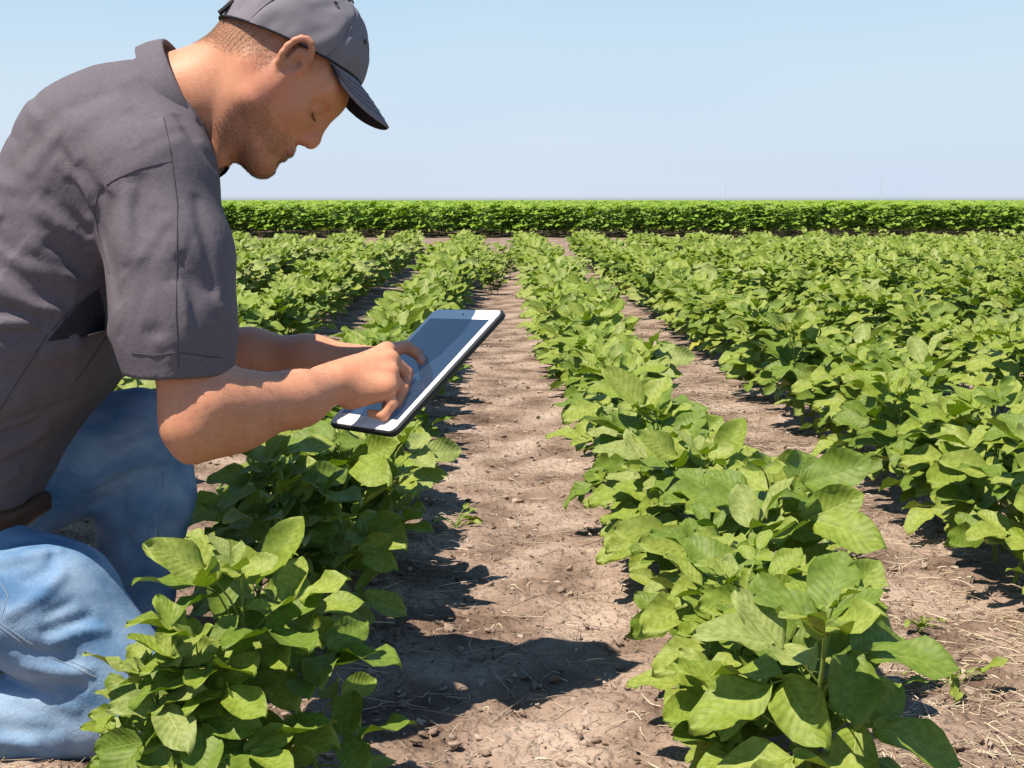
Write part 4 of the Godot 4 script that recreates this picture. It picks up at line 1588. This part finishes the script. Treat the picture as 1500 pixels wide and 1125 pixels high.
func build_tablet() -> void:
	var o := thing("tablet", tb(0, -0.121, -0.009), "white-framed tablet in a thin black case held by the man", "tablet")
	var bs := Basis(TU, TV, TN)
	o.transform = Transform3D(bs, TAB)
	part("case", slab(0.175, 0.245, 0.0085, 0.012, -0.0095), M.case_black, o)
	part("bezel", slab(0.169, 0.239, 0.002, 0.010, -0.0014), M.white_glass, o)
	var scr := std(lin(0.013, 0.022, 0.042), 0.07, 0.5)
	scr.emission_enabled = true
	scr.emission = lin(0.014, 0.027, 0.052)
	scr.emission_energy_multiplier = 1.0
	part("screen", slab(0.149, 0.199, 0.0006, 0.001, 0.0003), scr, o)
	part("camera_lens", slab(0.0035, 0.0035, 0.0004, 0.0017, 0.0007), M.dark_glass, o).position = Vector3(0, 0.109, 0)
	part("home_button", slab(0.012, 0.012, 0.0004, 0.0059, 0.0007), std(lin(0.70, 0.70, 0.72), 0.25), o).position = Vector3(0, -0.109, 0)

func slab(w: float, h: float, th: float, r: float, z0: float) -> ArrayMesh:
	# rounded plate with a small chamfer all round
	var v := PackedVector3Array()
	var idx := PackedInt32Array()
	var n := 32
	var ch := minf(th * 0.25, 0.0012)
	var rings := [[ch, 0.0], [0.0, ch], [0.0, th - ch], [ch, th]]
	for g in rings:
		for i in n:
			var q := i / 8
			var an := (i % 8) / 7.0 * PI / 2 + q * PI / 2
			var cx: float = (w / 2 - r) * [1, -1, -1, 1][q]
			var cy: float = (h / 2 - r) * [1, 1, -1, -1][q]
			var rad: float = r - g[0]
			v.append(Vector3(cx + cos(an) * rad, cy + sin(an) * rad, z0 + g[1]))
	for j in 3:
		for i in n:
			var a := j * n + i
			var b := j * n + (i + 1) % n
			idx.append_array([a, b, a + n, b, b + n, a + n])
	var st := SurfaceTool.new()
	st.begin(Mesh.PRIMITIVE_TRIANGLES)
	for i in range(1, n - 1):
		idx.append_array([3 * n, 3 * n + i, 3 * n + i + 1])
		idx.append_array([0, i + 1, i])
	st.set_smooth_group(-1)
	for t in range(0, idx.size(), 3):
		st.add_vertex(v[idx[t]])
		st.add_vertex(v[idx[t + 2]])
		st.add_vertex(v[idx[t + 1]])
	st.generate_normals()
	return st.commit()

# ---------------------------------------------------------------- soybeans

var leaf_near := []
var leaf_low := []

func leaf_mesh(droop: float, fold: float, wave: float, twist: float, narrow: float, rows: int, cols: int) -> ArrayMesh:
	# one ovate leaflet, stalk end at the origin, one unit long along +z, upper side +y
	var v := PackedVector3Array()
	var n := PackedVector3Array()
	var uv := PackedVector2Array()
	var idx := PackedInt32Array()
	var cs := cols + 1
	for j in rows + 1:
		# closer rings at both ends, so that the outline is a smooth oval with a short tip
		var t := 0.5 - 0.5 * cos(PI * float(j) / rows)
		var w := 0.345 * narrow * pow(t, 0.60) * pow(1.0 - t, 0.66) / 0.463
		if j == 0 or j == rows:
			w = 0.004
		for i in cs:
			var s := float(i) / cols * 2.0 - 1.0
			var x := s * w
			var a := absf(s)
			var y := fold * (0.35 * a + 0.65 * a * a) * w - droop * t * t + wave * sin(t * 9.0 + s * 2.0) * a * a * 0.05
			var z := t - 0.12 * droop * t * t
			var q := Vector3(x, y, z).rotated(Vector3(0, 0, 1), twist * t)
			v.append(q)
			uv.append(Vector2(s * 0.5 + 0.5, t))
			n.append(Vector3.ZERO)
	for j in rows:
		for i in cols:
			var a := j * cs + i
			idx.append_array([a, a + 1, a + cs, a + 1, a + cs + 1, a + cs])
	for t in range(0, idx.size(), 3):
		var f := (v[idx[t + 2]] - v[idx[t]]).cross(v[idx[t + 1]] - v[idx[t]])
		for k in 3:
			n[idx[t + k]] += f
	for i in n.size():
		n[i] = n[i].normalized()
	var arr := []
	arr.resize(Mesh.ARRAY_MAX)
	arr[Mesh.ARRAY_VERTEX] = v
	arr[Mesh.ARRAY_NORMAL] = n
	arr[Mesh.ARRAY_TEX_UV] = uv
	arr[Mesh.ARRAY_INDEX] = idx
	var st := SurfaceTool.new()
	var m := ArrayMesh.new()
	m.add_surface_from_arrays(Mesh.PRIMITIVE_TRIANGLES, arr)
	st.create_from(m, 0)
	st.generate_tangents()
	return st.commit()

func frame(dir: Vector3, nrm: Vector3) -> Basis:
	var z := dir.normalized()
	var x := nrm.cross(z).normalized()
	var y := z.cross(x).normalized()
	return Basis(x, y, z)

func add_tube(v: PackedVector3Array, idx: PackedInt32Array, pts: Array, radii: Array, sides := 5) -> void:
	var start := v.size()
	for j in pts.size():
		var a: Vector3 = pts[maxi(j - 1, 0)]
		var b: Vector3 = pts[mini(j + 1, pts.size() - 1)]
		var dir := (b - a).normalized()
		var side := dir.cross(Vector3(0.31, 0.2, 0.93)).normalized()
		var up := side.cross(dir)
		var p: Vector3 = pts[j]
		for k in sides:
			var an := TAU * k / sides
			v.append(p + (side * cos(an) + up * sin(an)) * float(radii[j]))
	for j in pts.size() - 1:
		for k in sides:
			var a := start + j * sides + k
			var b := start + j * sides + (k + 1) % sides
			idx.append_array([a, b, a + sides, b, b + sides, a + sides])

# a plant described once: stem tubes and the place, shape and green of each leaflet
func plan_plant(s: int, height: float, size: float, nodes: int) -> Dictionary:
	var r := RandomNumberGenerator.new()
	r.seed = s
	var v := PackedVector3Array()
	var idx := PackedInt32Array()
	var leaves := []
	var lean := Vector3(r.randfn(0, 0.05), 0, r.randfn(0, 0.05))
	var pts := []
	var rad := []
	for j in 6:
		var t := j / 5.0
		pts.append(Vector3(0, height * 0.86 * t, 0) + lean * t + Vector3(r.randfn(0, 0.003), 0, r.randfn(0, 0.003)))
		rad.append(lerpf(0.0042, 0.0018, t))
	add_tube(v, idx, pts, rad, 6)
	var az := r.randf() * TAU
	var lean_axis := Vector3(0.82, 0.0, 0.57).normalized()
	var lean_by := 0.37
	for i in nodes:
		var t := 0.16 + 0.84 * (i + r.randf_range(-0.2, 0.2)) / maxf(nodes - 1, 1)
		t = clampf(t, 0.12, 1.0)
		var fi := t * 5.0
		var i0 := mini(int(fi), 4)
		var p0: Vector3 = pts[i0]
		var p1: Vector3 = pts[i0 + 1]
		var base := p0.lerp(p1, fi - i0)
		az += PI * 0.78 + r.randfn(0, 0.35)
		var elev := lerpf(0.36, 1.15, t) + r.randfn(0, 0.16)
		var out := Vector3(cos(az), 0, sin(az))
		var lp := lerpf(0.094, 0.052, absf(t - 0.25) * 1.3) * r.randf_range(0.65, 1.3) * (height / 0.32)
		if t > 0.9:
			lp *= 0.55
		var tip := base + out * cos(elev) * lp + Vector3(0, sin(elev) * lp, 0)
		var mid := base.lerp(tip, 0.5) + Vector3(0, lp * 0.07, 0)
		add_tube(v, idx, [base, mid, tip], [0.0017, 0.0014, 0.0011], 4)
		var green: int = [0, 0, 0, 1, 1, 2, 2, 2, 3][r.randi() % 9]
		if t < 0.3 and r.randf() < 0.04:
			green = 4
		if t > 0.85 and r.randf() < 0.5:
			green = 1
		var ls := size * lerpf(0.84, 1.08, sin(PI * clampf(t, 0.0, 1.0))) * r.randf_range(0.78, 1.16)
		if t > 0.92:
			ls *= 0.62
		var droop := lerpf(0.04, 0.72, t * t) + r.randfn(0, 0.24)
		for k in 3:
			var ang: float = az + [0.0, 1.25, -1.25][k] + r.randfn(0, 0.16)
			var dir := Vector3(cos(ang), droop + r.randfn(0, 0.16) + (0.05 if k > 0 else 0.0), sin(ang)).normalized()
			var start := tip
			if k == 0:
				start = tip + dir * 0.016
				add_tube(v, idx, [tip, start], [0.0011, 0.001], 4)
			var nrm := (Vector3(r.randfn(0.0, 0.32), 1.0, r.randfn(0.0, 0.32)) - Vector3(cos(ang), 0, sin(ang)) * 0.25 * t).normalized()
			# the blades lean to the sun
			dir = dir.rotated(lean_axis, lean_by)
			nrm = nrm.rotated(lean_axis, lean_by)
			var l := ls * (1.06 if k == 0 else 0.94) * r.randf_range(0.93, 1.07)
			leaves.append([Transform3D(frame(dir, nrm) * Basis.from_scale(Vector3(l, l, l)), start), r.randi() % 8, green])
	return {"stem": mesh_from(v, idx), "leaves": leaves}

func make_leaf_meshes() -> void:
	var shapes := [[0.06, 0.34, 1.0, 0.0, 0.96], [0.16, 0.22, 1.4, 0.2, 1.04], [0.02, 0.46, 0.8, -0.2, 0.9], [0.28, 0.18, 1.2, 0.1, 1.0], [0.12, 0.28, 2.0, -0.3, 0.88], [-0.04, 0.40, 1.0, 0.15, 1.0], [0.20, 0.34, 1.6, 0.3, 1.05], [0.10, 0.14, 1.8, -0.1, 0.95]]
	for s in shapes:
		leaf_near.append(leaf_mesh(s[0], s[1], s[2], s[3], s[4], 9, 6))
		leaf_low.append(leaf_mesh(s[0], s[1], s[2], s[3], s[4], 5, 2))

func plant_node(plan: Dictionary, called: String) -> Node3D:
	var o := Node3D.new()
	o.name = called
	part("stem", plan.stem, M.stem, o)
	for l in plan.leaves:
		var m := part("leaf", leaf_near[l[1]], M.leaf[l[2]], o)
		m.transform = l[0]
	return o

func plant_joined(plan: Dictionary, tint: Array) -> ArrayMesh:
	# the same plant as one coloured mesh, for the mass of far plants
	var st := SurfaceTool.new()
	st.begin(Mesh.PRIMITIVE_TRIANGLES)
	for l in plan.leaves:
		var src: ArrayMesh = leaf_low[l[1]]
		var arr := src.surface_get_arrays(0)
		var xf: Transform3D = l[0]
		st.set_color(tint[l[2]])
		var id: PackedInt32Array = arr[Mesh.ARRAY_INDEX]
		var vv: PackedVector3Array = arr[Mesh.ARRAY_VERTEX]
		var nn: PackedVector3Array = arr[Mesh.ARRAY_NORMAL]
		var uu: PackedVector2Array = arr[Mesh.ARRAY_TEX_UV]
		var nb := xf.basis.orthonormalized()
		for i in id:
			st.set_normal(nb * nn[i])
			st.set_uv(uu[i])
			st.add_vertex(xf * vv[i])
	var sa: Array = plan.stem.surface_get_arrays(0)
	st.set_color(Color(0.20, 0.27, 0.06))
	var sid: PackedInt32Array = sa[Mesh.ARRAY_INDEX]
	var sv: PackedVector3Array = sa[Mesh.ARRAY_VERTEX]
	var sn: PackedVector3Array = sa[Mesh.ARRAY_NORMAL]
	for i in sid:
		st.set_normal(sn[i])
		st.set_uv(Vector2(0.2, 0.5))
		st.add_vertex(sv[i])
	return st.commit()

func in_view(x: float, d: float, margin := 0.12) -> bool:
	var u := x / d
	return d > 1.45 and u > -0.355 - margin / d and u < 0.375 + margin / d

const ORD := ["nearest", "second", "third", "fourth", "fifth", "sixth", "seventh", "eighth", "ninth", "tenth"]

func row_phrase(i: int) -> String:
	match i:
		6: return "the row left of the middle path"
		5: return "the row just behind the kneeling man"
		7: return "the row right of the middle path"
		8: return "the second row right of the middle path"
		9: return "the third row right of the middle path"
		10: return "the fourth row right of the middle path"
		11: return "the fifth row right of the middle path"
		12: return "the sixth row right of the middle path"
		4: return "the second row behind the man"
		3: return "the third row behind the man"
	return "the outer rows near the picture's edge"

func build_soybeans() -> void:
	make_leaf_meshes()
	var plans := []
	for k in 18:
		plans.append(plan_plant(300 + k, 0.27 + 0.012 * (k % 5), 0.074 + 0.004 * (k % 4), 13 + k % 3))
	# every plant that stands in the plot: [row, x, depth]
	var r := RandomNumberGenerator.new()
	r.seed = 4242
	var seen := []
	var rest := []
	for i in row_x.size():
		var d := -1.6 + r.randf() * 0.1
		while d < 16.9:
			var x: float = row_x[i] + r.randfn(0, 0.022)
			var e := d + r.randfn(0, 0.018)
			d += r.randf_range(0.095, 0.140)
			if r.randf() < 0.03:
				d += 0.12
			if absf(x) > 0.52 * maxf(e, 0.0) + 2.0:
				continue
			# the man kneels in the left row and beside it
			if i == 6 and e > 1.0 and e < 2.13:
				continue
			if i == 5 and e > 1.45 and e < 2.5:
				continue
			if e < 1.3 and absf(x) < 1.1:
				continue
			if i != 6 and e < 1.5 and absf(x) < 1.5:
				continue
			if in_view(x, e):
				seen.append([e, i, x])
			else:
				rest.append([e, i, x])
	for s in [[1.57, -0.285, 0.98], [1.65, -0.215, 0.84], [1.54, -0.365, 0.72], [1.52, -0.310, 0.80], [1.60, -0.435, 0.50], [2.16, -0.335, 0.95], [2.27, -0.405, 1.0], [2.10, -0.265, 0.72], [2.42, -0.275, 0.92], [2.58, -0.255, 0.98], [2.72, -0.262, 1.0], [2.90, -0.255, 0.95]]:
		seen.append([s[0], 6, s[1], s[2]])
	for s in [[1.61, 0.290, 0.74], [1.56, 0.335, 0.66], [1.70, 0.330, 0.80]]:
		seen.append([s[0], 7, s[1], s[2]])
	# a few strays where the middle path closes at the far end
	for k in 16:
		rest.append([r.randf_range(10.5, 15.4), 7, r.randf_range(-0.14, 0.14), r.randf_range(0.6, 0.95)])
	seen.sort_custom(func(a, b): return a[0] < b[0])
	var protos := []
	for p in plans:
		protos.append(plant_node(p, "soybean_plant"))
	var count := {}
	for k in seen.size():
		var s: Array = seen[k]
		if k >= 300:
			rest.append(s)
			continue
		var o: Node3D = protos[r.randi() % protos.size()].duplicate()
		o.name = numbered("soybean_plant")
		add_child(o)
		var sc: float = s[3] if s.size() > 3 else r.randf_range(0.9, 1.12)
		o.transform = Transform3D(Basis(Vector3.UP, r.randf_range(-0.6, 0.6)) * Basis.from_scale(Vector3.ONE * sc), Vector3(s[2], ground_y(s[2], -s[0]) - 0.004, -s[0]))
		var row: int = s[1]
		var c: int = count.get(row, 0)
		count[row] = c + 1
		if c < 8:
			tag(o, "%s soybean plant from the front in %s" % [ORD[c], row_phrase(row)], "soybean plant", "soybean plants in rows")
		else:
			tag(o, "soybean plant farther back in %s" % row_phrase(row), "soybean plant", "soybean plants farther back in " + row_phrase(row))
	for p in protos:
		p.free()
	# the mass of plants beyond
	var tint := [Color(0.290, 0.355, 0.058), Color(0.350, 0.400, 0.092), Color(0.195, 0.270, 0.042), Color(0.370, 0.410, 0.150), Color(0.47, 0.44, 0.058)]
	var lists := []
	for k in 7:
		lists.append([])
	for s in rest:
		var sc: float = s[3] if s.size() > 3 else r.randf_range(0.88, 1.14) * (1.0 + 0.10 * smoothstep(5.0, 8.0, s[0]) * smoothstep(14.5, 11.0, s[0]))
		lists[r.randi() % 7].append(Transform3D(Basis(Vector3.UP, r.randf_range(-0.6, 0.6)) * Basis.from_scale(Vector3.ONE * sc), Vector3(s[2], ground_y(s[2], -s[0]) - 0.004, -s[0])))
	for k in 7:
		stuff("distant_soybeans", plant_joined(plans[k * 2], tint), M.leaf_far, lists[k], [], "mass of leafy green soybean rows filling the distant plot", "soybean rows")

func build_weeds() -> void:
	var r := RandomNumberGenerator.new()
	r.seed = 9
	# [place, size, leaves, label]
	var spots := [
		[Vector3(0.6648, 0.0000, -2.7513), 0.085, 9, "small dark weed in the soil strip between two right rows"],
		[Vector3(0.7057, 0.0000, -2.2861), 0.055, 7, "low yellow-green seedling on the soil beside the nearest right row"],
		[Vector3(0.6725, 0.0000, -2.0034), 0.075, 9, "sprawling pale weed on straw-strewn soil at lower right"],
		[Vector3(0.6828, 0.0000, -2.5694), 0.05, 6, "tiny seedling just below the small dark weed"],
		[Vector3(-0.0953, 0.0000, -3.0695), 0.07, 8, "bright green seedling at the edge of the middle path"]]
	for s in spots:
		var at: Vector3 = s[0]
		at.y = ground_y(at.x, at.z)
		var o := thing("weed_seedling", at, s[3], "weed", "weeds on the bare soil")
		var v := PackedVector3Array()
		var idx := PackedInt32Array()
		var size: float = s[1]
		var lv := []
		for k in int(s[2]):
			var az := r.randf() * TAU
			var el := r.randf_range(0.15, 1.1)
			var tip := Vector3(cos(az) * cos(el), sin(el) * 0.8, sin(az) * cos(el)) * size * r.randf_range(0.35, 0.8)
			add_tube(v, idx, [Vector3(0, -0.004, 0), tip * 0.5 + Vector3(0, 0.006, 0), tip], [0.0014, 0.0011, 0.0008], 4)
			var dirl := Vector3(cos(az), r.randfn(0.1, 0.3), sin(az)).normalized()
			var l := size * r.randf_range(0.4, 0.75)
			lv.append([Transform3D(frame(dirl, Vector3(r.randfn(0, 0.3), 1, r.randfn(0, 0.3))) * Basis.from_scale(Vector3(l * 0.7, l, l)), tip), r.randi() % 8])
		part("stem", mesh_from(v, idx), M.stem, o)
		for l in lv:
			part("leaf", leaf_near[l[1]], M.leaf[[0, 1, 3][r.randi() % 3]], o).transform = l[0]

func build_far_crop() -> void:
	# the taller, darker crop behind the bare headland
	var tint := [Color(0.270, 0.395, 0.040), Color(0.330, 0.455, 0.055), Color(0.185, 0.300, 0.038), Color(0.33, 0.44, 0.09), Color(0.42, 0.47, 0.05)]
	var meshes := []
	for k in 5:
		var plan := plan_plant(700 + k, 0.62, 0.105, 32)
		# spread the foliage from the ground to the top
		meshes.append([plant_joined(plan, tint), plan.stem])
	var r := RandomNumberGenerator.new()
	r.seed = 616
	var x := -11.4
	var side := ["left half", "right half"]
	while x < 12.0:
		var m: Array = meshes[r.randi() % 5]
		var d := 27.3 + r.randfn(0, 0.12)
		var where := "left of the middle path" if x < 0.0 else "right of the middle path"
		var o := thing("tall_crop_plant", Vector3(x, 0, -d), "tall bushy plant fronting the far dark green crop, %s" % where, "crop plant", "front line of the tall far crop, " + side[0 if x < 0 else 1])
		o.rotation.y = r.randf_range(-0.7, 0.7)
		o.scale = Vector3(1.25, r.randf_range(0.93, 1.08), 1.25)
		part("foliage", m[0], M.leaf_far, o)
		x += r.randf_range(0.24, 0.42)
		if r.randf() < 0.08:
			x += 0.3
	var lists := [[], [], [], [], []]
	var d := 27.65
	while d < 60.0:
		var hw := d * 0.62 + 4.0
		var xx := -hw
		while xx < hw:
			lists[r.randi() % 5].append(Transform3D(Basis(Vector3.UP, r.randf_range(-0.8, 0.8)) * Basis.from_scale(Vector3(1.3, r.randf_range(0.93, 1.09), 1.3)), Vector3(xx, 0, -d + r.randfn(0, 0.1))))
			xx += r.randf_range(0.3, 0.5) * (1.0 + (d - 27.0) * 0.02)
		d += 0.45 * (1.0 + (d - 27.0) * 0.03)
	for k in 5:
		stuff("far_crop", meshes[k][0], M.leaf_far, lists[k], [], "dense tall dark green crop stretching back to the horizon", "far crop")
	# its closed canopy farther on, a rough leafy surface
	var nn := noise(FastNoiseLite.TYPE_SIMPLEX, 0.9, 2, 5)
	var v := PackedVector3Array()
	var col := PackedColorArray()
	var idx := PackedInt32Array()
	var nx := 420
	var rows := 0
	var zz := 50.0
	while zz < 2600.0:
		for i in nx:
			var px := (i / float(nx - 1) - 0.5) * (zz * 2.2 + 60.0)
			var h := 0.575 + 0.07 * nn.get_noise_2d(px * 1.7, zz * 1.3)
			v.append(Vector3(px, h, -zz))
			var t := nn.get_noise_2d(px * 3.0 + 50.0, zz * 2.0) * 0.5 + 0.5
			col.append(Color(0.11, 0.20, 0.035).lerp(Color(0.19, 0.30, 0.055), t))
		rows += 1
		zz *= 1.035
	for j in rows - 1:
		for i in nx - 1:
			var a := j * nx + i
			idx.append_array([a, a + 1, a + nx, a + 1, a + nx + 1, a + nx])
	var cm := std(Color.WHITE, 0.7, 0.3)
	cm.vertex_color_use_as_albedo = true
	var o := part("crop_canopy", mesh_from(v, idx, col), cm, self)
	o.set_meta("kind", "stuff")
	tag(o, "dark green strip of crop tops along the horizon", "far crop")

func build_poles() -> void:
	for s in [[56.0, -350.0, 6.0, "faint thin pole on the horizon, the left one of the two right of centre"], [100.0, -370.0, 6.6, "faint thin pole on the horizon farthest to the right"]]:
		var o := thing("utility_pole", Vector3(s[0], 0, s[1]), s[3], "pole", "faint poles on the horizon")
		var v := PackedVector3Array()
		var idx := PackedInt32Array()
		add_tube(v, idx, [Vector3.ZERO, Vector3(0, s[2], 0)], [0.06, 0.04], 8)
		part("post", mesh_from(v, idx), std(lin(0.55, 0.56, 0.58), 0.8), o)
		v = PackedVector3Array()
		idx = PackedInt32Array()
		add_tube(v, idx, [Vector3(-0.6, s[2] - 0.35, 0), Vector3(0.6, s[2] - 0.35, 0)], [0.03, 0.03], 6)
		part("crossarm", mesh_from(v, idx), std(lin(0.55, 0.56, 0.58), 0.8), o)
